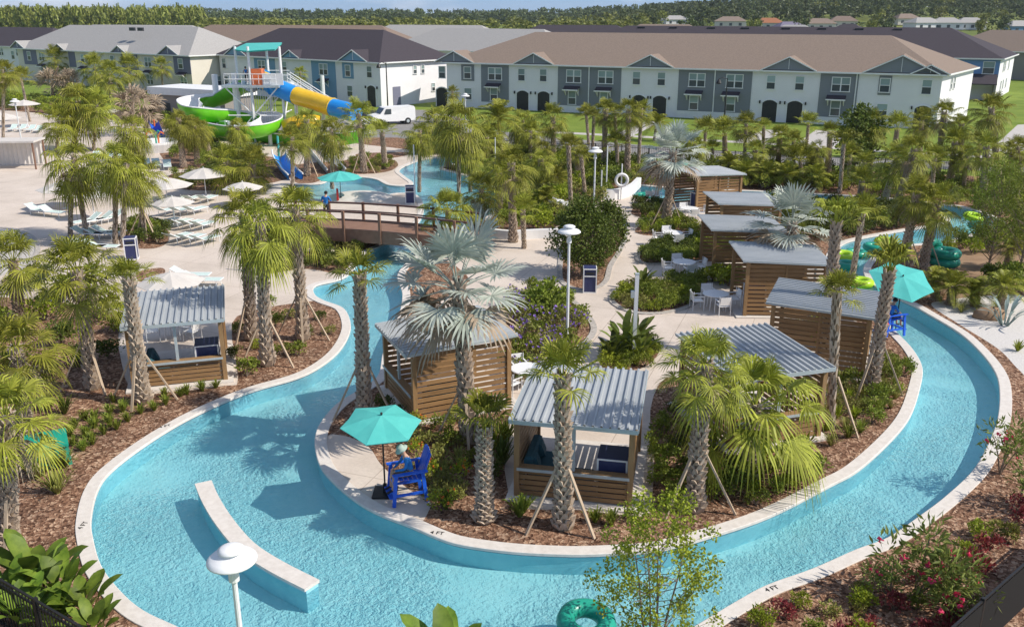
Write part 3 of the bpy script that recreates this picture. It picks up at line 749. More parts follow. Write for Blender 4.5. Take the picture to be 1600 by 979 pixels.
for i, (k, b, c, rr) in enumerate(far_row):
    palm(k, b, c, rr, 'standing %s from the left in the row along the far road' % ords[i], trunk='boot' if (i % 3 == 0 or c[0] > 1340) else 'slim', group=GR)
GX = 'palms in the thickets'
more = [((700,262),(700,218),22,'H'),((742,268),(742,222),24,'S'),((828,262),(829,206),24,'S'),((848,272),(846,232),22,'H'),((905,290),(902,232),22,'S'),((770,250),(768,205),24,'H'),((735,300),(735,246),26,'S'),((845,300),(845,250),26,'H'),((780,335),(780,272),30,'S'),
 ((1180,282),(1180,236),24,'S'),((1240,272),(1240,222),22,'S'),((1275,284),(1276,232),22,'H'),((1325,292),(1328,244),24,'P'),((1345,308),(1350,256),26,'S'),((1420,300),(1424,262),24,'S'),((1455,310),(1460,250),26,'H'),((1505,302),(1510,246),26,'S'),((1598,300),(1590,232),26,'S'),((1500,270),(1502,196),22,'S'),((1340,330),(1347,284),26,'H'),((1590,360),(1588,300),32,'S'),((1085,268),(1086,226),22,'H')]
more.sort(key=lambda q: q[1][0])
for i, (b_, c_, rr, k_) in enumerate(more):
    k_ = 'P' if (k_ == 'H' and c_[0] > 1300) else k_
    palm(k_, b_, c_, rr, 'in the thickets beyond the cabanas, %s from the left of those' % ords[i], trunk='slim' if i % 2 else 'boot', group=GX)
GD = 'date palms round the white gravel'
palm('F',(1485,476),(1489,446),46,'with yellowish leaves on the near rim of the white gravel',group=GD)
palm('F',(1524,478),(1522,456),40,'low and round behind the brown boulder on the gravel',group=GD)
palm('F',(1563,484),(1568,446),42,'dark green beside the grey agave',group=GD)
palm('F',(1462,468),(1460,438),36,'next to the right turquoise umbrella',group=GD)
palm('F',(1572,420),(1581,386),36,'on the bare dirt at the right edge',group=GD)
GB = 'bushy palms behind the far cabanas'
for i, (b, c, rr) in enumerate([((1165,290),(1163,268),36),((1200,292),(1198,270),34),((1230,294),(1228,272),36),((1275,296),(1272,275),34),((1140,276),(1140,254),30),((870,300),(868,275),32),((840,292),(838,268),30),((855,330),(852,308),30),((780,300),(782,278),28)]):
    palm('F', b, c, rr, '%s from the left among the low palms by the far cabanas' % ords[[6,7,8,9,5,4,2,3,1][i]-1], group=GB)
# ------------------------------------------------------------------ cabanas
CW, CD = 3.36, 3.6
def cabana_meshes():
    X = {}
    h = CW/2 - .1
    s = MB(); s.box(-CW/2-.18, CW/2+.18, -.22, CD+.3, -.05, .06); X['slab'] = (s.mesh('slab', M['coping']), None)
    posts = []
    for x in (-h, h):
        for y in (.1, CD-.1):
            p = MB(); p.box(x-.075, x+.075, y-.075, y+.075, .06, 2.46 + .10 * (y > 1)); posts.append(p.mesh('post', M['post']))
    X['posts'] = posts
    f = MB()
    for k in range(5): f.box(-h+.075, h-.075, .075, .105, .10+.165*k, .228+.165*k)
    f.box(-.04, .04, .105, .135, .08, .93)
    X['front_panel'] = f.mesh('front_panel', M['wood'])
    r = MB(); r.box(-h+.075, h-.075, -.02, .24, .93, .985); X['rail'] = r.mesh('rail', M['post'])
    r = MB(); r.box(-h+.02, h-.02, -.052, -.022, .90, .98); X['rail_cap'] = r.mesh('rail_trim', M['alu'])
    m = MB(); m.box(-.05, .05, .05, .13, .985, 2.5); X['mullion'] = m.mesh('mullion', M['alu'])
    side = []
    for sx in (-1, 1):
        w = MB(); x0 = sx*h
        for k in range(12): w.box(x0-.016, x0+.016, .175, CD-.175, .10+.197*k, .10+.197*k+.142)
        w.box(x0-.05, x0-.018, CD/2-.04, CD/2+.04, .08, 2.46)
        side.append(w.mesh('side_panel', M['wood']))
    X['side'] = side
    b = MB(); b.box(-h+.075,h-.075,.06,.14,2.32,2.455); b.box(-h+.075,h-.075,CD-.14,CD-.06,2.40,2.555); X['header'] = b.mesh('header', M['post'])
    rf = MB(); n = 15; W = CW/2 + .06; prof = []
    for i in range(n):
        x = -W + i * (2*W)/n; p = 2*W/n
        prof += [(x, 0), (x+p*.62, 0), (x+p*.70, .065), (x+p*.92, .065)]
    prof.append((W, 0))
    y0, y1, z0, z1 = -.18, CD+.18, 2.475, 2.62
    vs = [(x, y0, z0+z) for x, z in prof] + [(x, y1, z1+z) for x, z in prof] + [(x, y0, z0+z-.022) for x, z in prof] + [(x, y1, z1+z-.022) for x, z in prof]
    k = len(prof)
    rf.add(vs, [(i, i+1, k+i+1, k+i) for i in range(k-1)] + [(2*k+i, 3*k+i, 3*k+i+1, 2*k+i+1) for i in range(k-1)] + [(i, 2*k+i, 2*k+i+1, i+1) for i in range(k-1)] + [(k+i, k+i+1, 3*k+i+1, 3*k+i) for i in range(k-1)] + [(0,k,3*k,2*k),(k-1,3*k-1,4*k-1,2*k-1)][:1])
    X['roof'] = rf.mesh('roof', M['roofmetal'])
    e = MB(); e.box(-W-.01, W+.01, y0-.03, y0-.004, z0-.10, z0+.02); e.box(-W-.03, -W-.004, y0, y1, z0-.06, z0+.03); e.box(W+.004, W+.03, y0, y1, z0-.06, z0+.03)
    # side trims follow the slope
    for q in range(8, len(e.v)):
        x, y, z = e.v[q]; e.v[q] = (x, y, z + (z1-z0) * (y-y0)/(y1-y0))
    X['fascia'] = e.mesh('fascia', M['alu'])
    return X
CX = cabana_meshes()
CAB = []
def cabana(FL, ang, label):
    a = R(ang); c = Vector((FL[0] + math.cos(a)*CW/2, FL[1] + math.sin(a)*CW/2, 0))
    t = thing('cabana', label, 'cabana', c, a, 'slatted cabanas')
    obj('slab', CX['slab'][0], t)
    for p in CX['posts']: obj('post', p, t)
    obj('front_panel', CX['front_panel'], t); obj('rail', CX['rail'], t); obj('rail_trim', CX['rail_cap'], t); obj('mullion', CX['mullion'], t)
    for p in CX['side']: obj('side_panel', p, t)
    obj('header', CX['header'], t); rf = obj('roof', CX['roof'], t); obj('fascia', CX['fascia'], rf)
    CAB.append(t); return t
def inside(t, x, y, z=0):       # point in a cabana's own frame
    return Matrix.Translation(t.location) @ Matrix.Rotation(t.rotation_euler.z, 4, 'Z') @ Vector((x, y, z))
c1 = cabana((0.02,22.68), -11.6, 'front cabana with ribbed metal roof nearest the water')
cl = cabana((-13.72,30.24), 16.7, 'left cabana standing across the river by the lounger deck')
c3 = cabana((-4.66,30.52), -65.4, 'dark fronted cabana with full slatted side behind the lifeguard')
c4 = cabana((6.75,25.48), 17.3, 'ribbed roof cabana at right half hidden by the drooping palm')
c5 = cabana((13.05,31.15), 66.8, 'smooth roofed cabana in shade beside the right turquoise umbrella')
c6 = cabana((13.92,38.45), 87.5, 'slatted cabana behind the silver palm next to the nearest round table')
c7 = cabana((13.75,44.6), 90, 'second slatted cabana behind the silver palm beside the yellow green shrub')
c8 = cabana((15.5,51.3), 93, 'third slatted cabana behind the silver palm, partly hidden by its leaves')
c9 = cabana((15.8,61.8), 110, 'farthest small cabana beside the little pool and green parasol')

# storage cabinets: navy panels in a white frame
def cabinet_meshes(w, d, h):
    b = MB(); b.box(-w/2+.03, w/2-.03, -d/2+.03, d/2-.03, .05, h-.03)
    f = MB(); s = .05
    for x in (-w/2, w/2-s):
        for y in (-d/2, d/2-s): f.box(x, x+s, y, y+s, 0, h)
    for z in (0, h-s):
        for y in (-d/2, d/2-s): f.box(-w/2+s, w/2-s, y, y+s, z, z+s)
        for x in (-w/2, w/2-s): f.box(x, x+s, -d/2+s, d/2-s, z, z+s)
    return b, f
b, f = cabinet_meshes(.85, .85, 1.25); CABB = b.mesh('body', M['navy']); CABF = f.mesh('frame', M['white'])
def cabinet(p, rz, label):
    t = thing('storage_cabinet', label, 'cabinet', p, rz, 'navy cabinets in the cabanas'); obj('body', CABB, t); obj('frame', CABF, t)
    k = MB(); k.box(-.42,.42,-.42,.42,1.253,1.275); k.build('lid', M['navy'], t); return t
cabinet(inside(c1, 1.05, .75, .06), c1.rotation_euler.z, 'navy storage cabinet at the right in the front cabana')
cabinet(inside(cl, 1.0, .9, .06), cl.rotation_euler.z, 'navy storage cabinet at the right in the left cabana')
cabinet(inside(c6, -1.0, 3.0, .06), c6.rotation_euler.z, 'navy storage cabinet in the cabana behind the nearest round table')
cabinet(inside(c9, -1.05, 3.0, .06), c9.rotation_euler.z, 'navy storage cabinet in the farthest cabana')
def bulge(x0,x1,y0,y1,z0,z1,b=.06):
    mb = MB()
    P0 = [(x0+b,y0+b,z0),(x1-b,y0+b,z0),(x1-b,y1-b,z0),(x0+b,y1-b,z0)]
    P1 = [(x0,y0,z0+b),(x1,y0,z0+b),(x1,y1,z0+b),(x0,y1,z0+b)]; P2 = [(x,y,z1-b) for x,y,_ in P1]; P3 = [(x,y,z1) for x,y,_ in P0]
    mb.add(P0+P1+P2+P3, [(3,2,1,0)] + [(4*l+i,4*l+(i+1)%4,4*l+4+(i+1)%4,4*l+4+i) for l in range(3) for i in range(4)] + [(12,13,14,15)]); return mb
SF = {}
s = MB(); s.box(-.8,.8,-.4,.4,.0,.24); SF['base'] = s.mesh('base', M['darkwood'])
SF['seat'] = bulge(-.78,.78,-.42,.30,.24,.44).mesh('seat_cushion', M['teal']); SF['back'] = bulge(-.78,.78,.16,.42,.42,.95).mesh('back_cushion', M['teal'])
m_ = bulge(-.24,.24,-.09,.09,0,.44); SF['pillow'] = m_.mesh('pillow', M['teal'])
def sofa(p, rz, label):
    t = thing('daybed_sofa', label, 'sofa', p, rz, 'teal sofas in the cabanas'); obj('base', SF['base'], t); obj('seat_cushion', SF['seat'], t); obj('back_cushion', SF['back'], t)
    for x in (-.45, .42):
        o = obj('pillow', SF['pillow'], t); o.location = (x, .05, .47); o.rotation_euler = (-.35, 0, .1)
sofa(inside(c1, -1.05, 1.35, .06), c1.rotation_euler.z + math.pi/2, 'teal sofa with pillows at the left in the front cabana')
sofa(inside(cl, -.75, .95, .06), cl.rotation_euler.z + math.pi/2, 'teal sofa with pillow at the left in the left cabana')
sofa(inside(c3, .6, 1.6, .06), c3.rotation_euler.z - math.pi/2, 'teal sofa in the shade of the dark fronted cabana')
o = bulge(-.42,.42,-.3,.3,0,.42).build('ottoman', M['teal']); o.location = inside(c1, .05, 1.0, .06); o.rotation_euler.z = c1.rotation_euler.z; tag(o, 'low teal ottoman on the floor of the front cabana', 'ottoman', 'teal ottomans')
o = obj('ottoman', o.data); o.location = inside(cl, .2, 1.3, .06); o.rotation_euler.z = cl.rotation_euler.z; tag(o, 'low teal ottoman on the floor of the left cabana', 'ottoman', 'teal ottomans')

# waste bins
def bin_proto():
    t = thing('waste_bin', '', 'bin'); w, d, h = .66, .66, 1.22
    b, f = cabinet_meshes(w, d, h); 
    b.build('body', M['navy'], t); f.box(-w/2+.05, w/2-.05, -d/2, -d/2+.03, .82, .87); f.build('frame', M['white'], t)
    s = MB(); s.box(-.2,.2,-d/2+.012,-d/2+.028,.93,1.05); s.build('slot', M['dark'], t)
    s = MB(); s.box(-w/2+.04,w/2-.04,-d/2+.04,d/2-.04,h+.002,h+.03); s.build('top', M['navy'], t); return t
B0 = bin_proto()
put(B0, True, G(921,455), -.05, 'navy waste bin with white frame at the dark leafy tree bed', 'navy waste bins')
put(B0, False, G(207,404), .25, 'navy waste bin with white frame on the left deck under palms', 'navy waste bins')
put(B0, False, G(641,317), .1, 'navy waste bin with white frame behind the bridge rail', 'navy waste bins')

# tables and chairs
def table_proto():
    t = thing('round_table', '', 'table')
    m = MB(); m.lathe([(0,.70),(.58,.70),(.60,.715),(.60,.735),(.58,.745),(0,.745)], 24); m.build('tabletop', M['white'], t)
    for k in range(4):
        a = math.pi/4 + k*math.pi/2; l = MB(); l.tube([(.38*math.cos(a),.38*math.sin(a),.70),(.44*math.cos(a),.44*math.sin(a),0)], .022, 6); l.build('leg', M['whitemetal'], t)
    return t
def chair_proto():
    t = thing('armchair', '', 'chair')
    s = MB(); s.box(-.24,.24,-.24,.24,.43,.455); s.build('seat', M['white'], t)
    b = MB(); b.add([(-.24,.23,.5),(.24,.23,.5),(.24,.30,.88),(-.24,.30,.88),(-.24,.25,.5),(.24,.25,.5),(.24,.32,.88),(-.24,.32,.88)], [(0,1,2,3),(7,6,5,4),(3,2,6,7),(0,4,5,1),(1,5,6,2),(0,3,7,4)]); b.build('backrest', M['white'], t)
    for x in (-.27,.27):
        for y in (-.24,.25):
            l = MB(); l.tube([(x,y,.66 if y < 0 else .9),(x,y*1.05,0)], .018, 6); l.build('leg', M['whitemetal'], t)
        a = MB(); a.box(x-.03,x+.03,-.26,.26,.655,.68); a.build('armrest', M['white'], t)
    return t
T0 = table_proto(); H0 = chair_proto(); first_t = True; first_c = True
def dining(u, v, where, phis, rz=0):
    global first_t, first_c
    p = G(u, v)
    put(T0, first_t, p, rz, 'white round table ' + where, 'white round tables'); first_t = False
    for ph, side in phis:
        a = R(ph); put(H0, first_c, p + Vector((math.cos(a), math.sin(a), 0))*.86, a - math.pi/2, 'white armchair at the %s of the round table %s' % (side, where), 'white armchairs at the round tables'); first_c = False
D4 = [(100,'back'),(185,'left'),(-80,'front'),(10,'right')]
dining(1117,482,'nearest on the promenade', D4)
dining(1068,430,'before the yellow green shrub', D4)
dining(1050,382,'third along the promenade', D4)
dining(1076,342,'by the silver palm trunk', D4)
dining(275,528,'behind the left cabana', [(60,'back'),(200,'left'),(-20,'right')])
dining(823,604,'left of the front cabana', [(110,'back'),(230,'front'),(20,'right')])
dining(950,660,'behind the front cabana', [(60,'right'),(170,'left')])
dining(868,330,'among the far left plants', [(100,'back'),(-60,'front')])

# loungers
def lounger_proto():
    t = thing('sun_lounger', '', 'lounger')
    f = MB()
    for x in (-.31,.31): f.tube([(x,-.95,.34),(x,.35,.34)], .024, 6)
    f.tube([(-.31,-.95,.34),(.31,-.95,.34)], .022, 6)
    for x in (-.31,.31): f.tube([(x,.35,.34),(x,.98,.70)], .024, 6)
    f.build('frame', M['whitemetal'], t)
    s = MB(); s.add([(-.29,-.93,.35),(.29,-.93,.35),(.29,.35,.35),(-.29,.35,.35),(.29,.96,.705),(-.29,.96,.705)], [(0,1,2,3),(3,2,4,5)]); 
    s.add([(-.29,-.93,.335),(.29,-.93,.335),(.29,.36,.335),(-.29,.36,.335),(.29,.97,.69),(-.29,.97,.69)], [(3,2,1,0),(5,4,2,3)]); s.build('sling', M['mint'], t)
    for x in (-.3,.3):
        for y in (-.75,.5):
            l = MB(); l.tube([(x,y,.34),(x,y-.05,0)], .02, 6); l.build('leg', M['whitemetal'], t)
    return t
L0 = lounger_proto(); first_l = True
def loungers(spots, rz, where):
    global first_l
    for i, (u, v) in enumerate(spots):
        p = G(u, v); nm = '' if len(spots) == 1 else ['first','second','third','fourth','fifth','sixth','seventh','eighth','ninth','tenth'][i] + ' '
        put(L0, first_l, p, rz + rng.uniform(-.06,.06), nm + 'mint sling lounger from the left ' + where if nm else 'mint sling lounger ' + where, 'mint loungers on the pool deck'); first_l = False
loungers([(262,352),(281,354),(300,356),(319,358)], 2.7, 'under the white umbrella near the round bed')
loungers([(280,377),(300,379),(322,381)], 2.7, 'in the front row beside the round bed')
loungers([(262,335),(284,335),(306,334)], 2.7, 'in the second row behind the round bed')
loungers([(235,320),(258,318),(280,317),(302,316),(325,316)], 2.9, 'in the third row behind the round bed')
loungers([(136,352),(155,350),(173,347)], -.6, 'right of the wide headed palm')
loungers([(140,372),(158,372),(172,370)], 1.5, 'in front of the wide headed palm')
loungers([(142,392),(160,393)], 1.5, 'next to the left bin')
loungers([(62,335),(84,338)], 1.2, 'above the small round spa')
loungers([(300,438),(318,446)], 1.6, 'beside the umbrella behind the left cabana')
loungers([(20,205),(34,205),(48,206),(60,207)], .1, 'on the far upper deck')
loungers([(150,250),(170,250),(190,250)], .2, 'beside the white round play tub')
loungers([(230,262),(245,262),(262,264)], .4, 'before the palms near the green slide')

# umbrellas
def parasol(base, apex_z, r, label, matc, sides=8, rz=0, tilt=None, drop=.30, pole='whitemetal', plate=True, name='parasol', group=None, valance=0.0):
    t = thing(name, label, 'umbrella', base, 0, group); k = MB(); z0 = apex_z; h = r*drop
    vs = [(0,0,0)]; n = sides
    for ring_, (fr, dz) in enumerate([(.5, .42), (1.0, 1.0)]):
        for j in range(2*n):
            a = rz + math.pi*j/n; rr = r*fr*(1 if j % 2 == 0 else math.cos(math.pi/n)*.97); sagz = (-.015*r if j % 2 else 0)
            vs.append((rr*math.cos(a), rr*math.sin(a), -h*dz + sagz))
    fs = [(0, 1+j, 1+(j+1) % (2*n)) for j in range(2*n)] + [(1+j, 1+2*n+j, 1+2*n+(j+1)%(2*n), 1+(j+1)%(2*n)) for j in range(2*n)]
    m_ = len(vs)
    vs += [(x*.985, y*.985, z-.03) for x, y, z in vs]; fs += [tuple(i+m_ for i in f)[::-1] for f in fs]
    fs += [(1+2*n+j, m_+1+2*n+j, m_+1+2*n+(j+1)%(2*n), 1+2*n+(j+1)%(2*n)) for j in range(2*n)]
    k.add(vs, fs); c = k.build('canopy', M[matc], t); c.location = (0,0,z0)
    rb = MB()
    for j in range(n):
        a = rz + 2*math.pi*j/n; rb.beam((0,0,-.10),(r*.96*math.cos(a), r*.96*math.sin(a), -h-.055), .025, .02)
    rb.build('ribs', M[pole], c); fn = MB(); fn.lathe([(.0,.09),(.035,.06),(.03,0),(.0,-.02)][::-1], 8); fn.build('finial', M[pole], c)
    if tilt: c.rotation_euler = tilt
    p = MB(); p.tube([(0,0,.03),(0,0,z0-.05)], .024 if pole != 'whitemetal' else .035, 8); p.build('pole', M[pole], t)
    if plate:
        q = MB(); q.box(-.34,.34,-.34,.34,0,.05); q.box(-.05,.05,-.05,.05,.05,.3); q.build('base_plate', M[pole], t)
    return t
GU = 'white parasols on the pool deck'
def wp(u, v, va, rpx, where):
    b = G(u, v); top = at(u, va, b.y); parasol(b, top.z, rpx*scale_at(top)*1.05, 'off white square parasol ' + where, 'canvas', 8, .4, group=GU)
wp(322,305,262,36,'nearest the small pool and the pair of palms')
wp(262,318,277,40,'left of the parasol nearest the small pool')
wp(274,352,307,32,'over the loungers near the round bed')
wp(108,325,281,42,'behind the wide headed palm on the deck')
wp(148,342,297,26,'right of the wide headed palm on the deck')
wp(272,478,425,50,'right behind the left cabana roof')
wp(44,198,156,22,'on the upper deck beside the left lamp')
wp(178,205,170,14,'behind the dark bushy palm on the upper deck')
wp(382,322,284,30,'partly behind the palm pair near the small pool')
wp(8,220,176,28,'at the very left edge of the upper deck')
parasol(G(533,313), at(533,267,G(533,313).y).z, 31*scale_at(G(533,290))*1.05, 'turquoise parasol with dark pole at the small pool edge', 'turq', 8, pole='darkcloth_pole' if 'darkcloth_pole' in M else 'black', group='turquoise parasols')
b = G(602,770); tq = parasol(b, 2.44, 1.14, 'turquoise parasol shading the seated lifeguard at the river', 'turq', 6, .30, tilt=(.10,.06,0), drop=.26, pole='black', group='turquoise parasols')
b = G(1399,516); tr_ = parasol(b, 2.42, 1.36, 'turquoise parasol tilted towards us at the right river bend', 'turq', 6, .55, tilt=(.42,.02,0), drop=.2, pole='black', plate=False, group='turquoise parasols')
k = MB()      # small dark printed sprig on its canopy
for (x0,y0,x1,y1) in [(-.16,.10,.0,.0),(.0,.0,.18,.06),(.0,.0,.06,-.16),(.0,.0,-.14,-.10),(.10,.10,.0,.0)]:
    k.beam((x0-.35,y0-.5,0),(x1-.35,y1-.5,0), .035, .004)
cch = [c for c in tr_.children if c.name.startswith('canopy')][0]
o = k.build('printed_mark', M['black'], cch); o.location = (.1,.1,-.115); o.rotation_euler = (.17,-.1,0)
parasol(G(1062,300), 2.3, 1.2, 'green parasol half hidden behind the farthest cabana', 'greentube', 8, pole='black', group='green parasols')

# lamps
def lamp_proto(h=5.0):
    t = thing('lamp_post', '', 'lamp')
    p = MB(); p.tube([(0,0,0),(0,0,h-.75)], [.065,.05], 10); p.build('post', M['whitemetal'], t)
    n = MB(); n.lathe([(.05,h-.78),(.10,h-.74),(.10,h-.58),(.07,h-.54),(.07,h-.36)], 12); n.build('collar', M['whitemetal'], t)
    d = MB(); d.lathe([(.0,h-.33),(.43,h-.33),(.46,h-.31),(.455,h-.28),(.39,h-.22),(.24,h-.165),(.17,h-.14),(.17,h-.11),(.235,h-.10),(.24,h-.07),(.17,h-.03),(.06,h-.005),(0,h)], 28); d.build('shade', M['white'], t, True); return t
LP = lamp_proto()
GL = 'white dome lamps'
put(LP, True, G(886,536), 0, 'white dome lamp in the violet flower bed on the promenade', GL)
put(LP, False, G(927,352), 0, 'white dome lamp rising behind the dark leafy tree', GL)
b = G(728,222); put(LP, False, b, 0, 'white dome lamp in front of the far white house', GL)
b = G(36,235); put(LP, False, b, 0, 'white dome lamp with dark rim at the left edge', GL)
b = G(360,852,4.55); put(LP, False, (b.x, b.y, 0), 0, 'large white dome lamp nearest us at the lower left', GL, .91)
def pole(u, v, vt, r, label, m='whitemetal', box=False, name='service_pole'):
    b = G(u, v); h = at(u, vt, b.y).z; t = thing(name, label, 'pole', b); p = MB(); p.box(-r,r,-r,r,0,h) if box else p.tube([(0,0,0),(0,0,h)], r, 8); p.build('shaft', M[m], t)
    if box: q = MB(); q.box(-r-.14,-r-.002,-.07,.07,h*.72,h*.80); q.build('junction_box', M['alu'], t); q = MB(); q.box(-r-.01,r+.01,-r-.01,r+.01,h+.001,h+.03); q.build('cap', M['alu'], t)
    return t
pole(990,556,428,.07,'square white pole with grey box in the bird of paradise bed', box=True)
pole(649,312,226,.045,'tall thin white pole at the pool channel')
pole(947,300,228,.05,'thin white pole behind the life ring')
pole(939,306,266,.05,'short white pole left of the life ring')
pole(426,425,352,.06,'white pole behind the stout palms')
pole(774,276,215,.035,'thin white pole among the date palms right of the channel')
pole(506,165,118,.30,'thick white slide support column',)
# black street lamp
for (u, v, vt, lb) in [(1130,212,122,'black street lamp in front of the grey house section'),(607,192,98,'thin black street lamp before the white house corner')]:
    b = G(u, v); h = at(u, vt, b.y).z; t = thing('street_lamp', lb, 'street lamp', b, 0, 'black street lamps')
    p = MB(); p.tube([(0,0,0),(0,0,h)], [.10,.06], 8); p.build('post', M['black'], t); p = MB(); p.tube([(0,0,h-.1),(-.5,0,h+.05),(-.9,0,h-.1)], .04, 6); p.build('arm', M['black'], t)
    p = MB(); p.lathe([(.0,0),(.26,0),(.3,.1),(.12,.45),(.0,.5)], 10, (-.9,0,h-.62)); p.build('lantern', M['black'], t)
# life ring post
b = G(970,312); t = thing('life_ring_post', 'white life ring hanging on its post above the white planter wall', 'life ring', b)
p = MB(); p.tube([(0,0,0),(0,0,2.6)], .05, 8); p.build('post', M['whitemetal'], t)
p = MB(); c = [(.42*math.cos(a), -.10, 1.45+.42*math.sin(a)) for a in [2*math.pi*i/20 for i in range(21)]]; p.tube(c, .11, 8, cap=False); p.build('ring', M['white'], t, True)

# tubes
def tube_proto(m):
    t = MB(); n = 24; c = [(.40*math.cos(a), .40*math.sin(a), 0) for a in [2*math.pi*i/n for i in range(n+1)]]; t.tube(c, .19, 10, cap=False); return t.mesh('float_tube', m, True)
TB = {'g': tube_proto(M['greentube']), 'l': tube_proto(M['limetube'])}
def ftube(k, p, label, rot=(0,0,0), s=1.0):
    o = obj('float_tube', TB[k]); o.location = p; o.rotation_euler = rot; o.scale = (s,s,s); tag(o, label, 'float tube', 'green and lime float tubes'); return o
def fl(u, v, k, label, z=.0, rot=(0,0,0), s=1.1): ftube(k, G(u, v, .05) + Vector((0,0,z)), label, rot, s)
fl(1529,352,'g','dark green tube in the far right bend'); fl(1520,344,'l','lime tube leaning over the green tube in the far right bend', .22, (.15,.1,0))
fl(1366,386,'g','dark green tube beside a lime tube in the right channel'); fl(1383,379,'l','lime tube beside a dark green tube in the right channel', .05, (.05,0,0))
fl(1337,396,'g','dark green tube nearest the slim palm in the right channel'); fl(1322,414,'g','dark green tube next to the smooth roofed cabana')
fl(1318,403,'l','lime tube next to the smooth roofed cabana', .12, (.1,0,0)); fl(1345,441,'l','lime tube showing left of the right turquoise parasol')
fl(1005,306,'g','green tube in the far little pool')
fl(916,975,'g','green tube with dark marks at the bottom edge', .05, (.12,.05,0), 1.15)
for i in range(2): ftube('g', G(1475,414) + Vector((0,0,.22+.44*i)), 'dark green tube in the stack on the right bank, %s one' % ['lower','upper'][i], s=1.35)
ftube('g', G(1455,410) + Vector((0,0,.62)), 'dark green tube leaning left against the tube stack', (1.35,0,.5), 1.3)

for i,(u,v) in enumerate([(1016,316),(1026,315)]): put(H0, False, G(u,v), 2.6, 'white armchair facing the far little pool, %s of two' % ['left','right'][i], 'white chairs at the far little pool')
b = G(738,262); t = thing('notice_board','grey notice board standing among the palms right of the channel','sign',b,.15); k = MB(); k.box(-.75,.75,-.04,.04,.35,1.75); k.build('board', M['alu'], t)
for x in (-.7,.7): k = MB(); k.box(x-.05,x+.05,.045,.12,0,1.85); k.build('post', M['bridge'], t)
# bridge
A = G(478,386,0); B = G(742,400,0)
A = Vector((-13.6,53.2,0)); B = Vector((-2.7,50.1,0)); dv = B - A; Lb = dv.length; ang = math.atan2(dv.y, dv.x)
t = thing('footbridge', 'brown timber footbridge with railings crossing the river', 'bridge', A, ang)
arch = lambda s: 1.02 + .18 * math.sin(math.pi * s)
n = 16; W = 1.15
d = MB(); vs = []
for i in range(n+1):
    s = i/n; x = -.6 + (Lb+1.2)*s; z = arch(s); vs += [(x,-W,z-.07),(x,W,z-.07),(x,W,z),(x,-W,z)]
d.add(vs, [(i*4+k, i*4+(k+1)%4, (i+1)*4+(k+1)%4, (i+1)*4+k) for i in range(n) for k in range(4)] + [(0,1,2,3),(n*4+3,n*4+2,n*4+1,n*4)]); d.build('bridge_deck', M['bridge'], t)
for y in (-W, W):
    s_ = MB(); vs = []; yy = y + (-.07 if y < 0 else .07)
    for i in range(n+1):
        s = i/n; x = -.6 + (Lb+1.2)*s; z = arch(s); vs += [(x,yy-.06,z-.70),(x,yy+.06,z-.70),(x,yy+.06,z+.05),(x,yy-.06,z+.05)]
    s_.add(vs, [(i*4+k, i*4+(k+1)%4, (i+1)*4+(k+1)%4, (i+1)*4+k) for i in range(n) for k in range(4)] + [(0,1,2,3),(n*4+3,n*4+2,n*4+1,n*4)]); s_.build('girder', M['bridge'], t)
    for zz, hh, mm in ((1.02,.09,'darkwood'),(.55,.07,'darkwood')):
        r_ = MB()
        for i in range(n):
            s0, s1 = i/n, (i+1)/n; r_.beam((-.6+(Lb+1.2)*s0, yy, arch(s0)+zz),(-.6+(Lb+1.2)*s1, yy, arch(s1)+zz), .13 if hh > .08 else .06, hh)
        r_.build('rail', M[mm], t)
    for i in range(6):
        x = .1 + (Lb-.2)*i/5; z = arch((x+.6)/(Lb+1.2)); p = MB(); o_ = yy + (-.13 if y < 0 else .13); p.box(x-.07,x+.07,o_-.065,o_+.065,z-.7,z+1.08); p.build('rail_post', M['bridge'], t)
for x in (1.0, Lb-1.0):
    p = MB(); p.box(x-.25,x+.25,-W*.9,W*.9,-.72,arch(.1)-.08); p.build('pier', M['concrete'], t)

# fences
def fence(p, q, h, label, gap=.12, screen=None, name='picket_fence', pw=.02):
    p = Vector(p); q = Vector(q); d = q - p; Ld = d.length; t = thing(name, label, 'fence', p, math.atan2(d.y, d.x))
    k = MB(); n = int(Ld/gap)
    for i in range(n): k.box(i*gap-pw/2, i*gap+pw/2, -pw/2, pw/2, .05, h-.04)
    k.build('pickets', M['black'], t)
    k = MB()
    for z in (.12, h-.18, h-.04): k.box(0, Ld, -.025, .025, z, z+.035)
    k.build('rails', M['black'], t)
    m_ = int(Ld/2.4)+1
    for i in range(m_): k = MB(); x = i*Ld/max(1,m_-1); k.box(x-.04,x+.04,-.04,.04,0,h+.04); k.build('post', M['black'], t)
    if screen: k = MB(); k.box(0, Ld, .03, .036, .06, h-.06); k.build('screen', M[screen], t)
    return t
a = G(-60,868,1.4); b = G(190,1015,1.4); fence((a.x,a.y,0),(b.x,b.y,0),1.4,'black picket fence across the lower left corner')
a = G(1700,792,1.4); b = G(1430,1030,1.4); fence((a.x,a.y,0),(b.x,b.y,0),1.4,'black fence with dark mesh screen across the lower right corner', screen='screen_mesh')
a = G(1060,259); b = G(1330,272); fence(a, b, 1.5, 'black picket fence behind the far cabanas along the road', .16)
a = G(1332,272); b = G(1640,290); fence(a, b, 1.5, 'black picket fence along the road at the right', .16)
a = G(700,236); b = G(1056,258); fence(a, b, 1.5, 'black picket fence along the road behind the centre palms', .16)
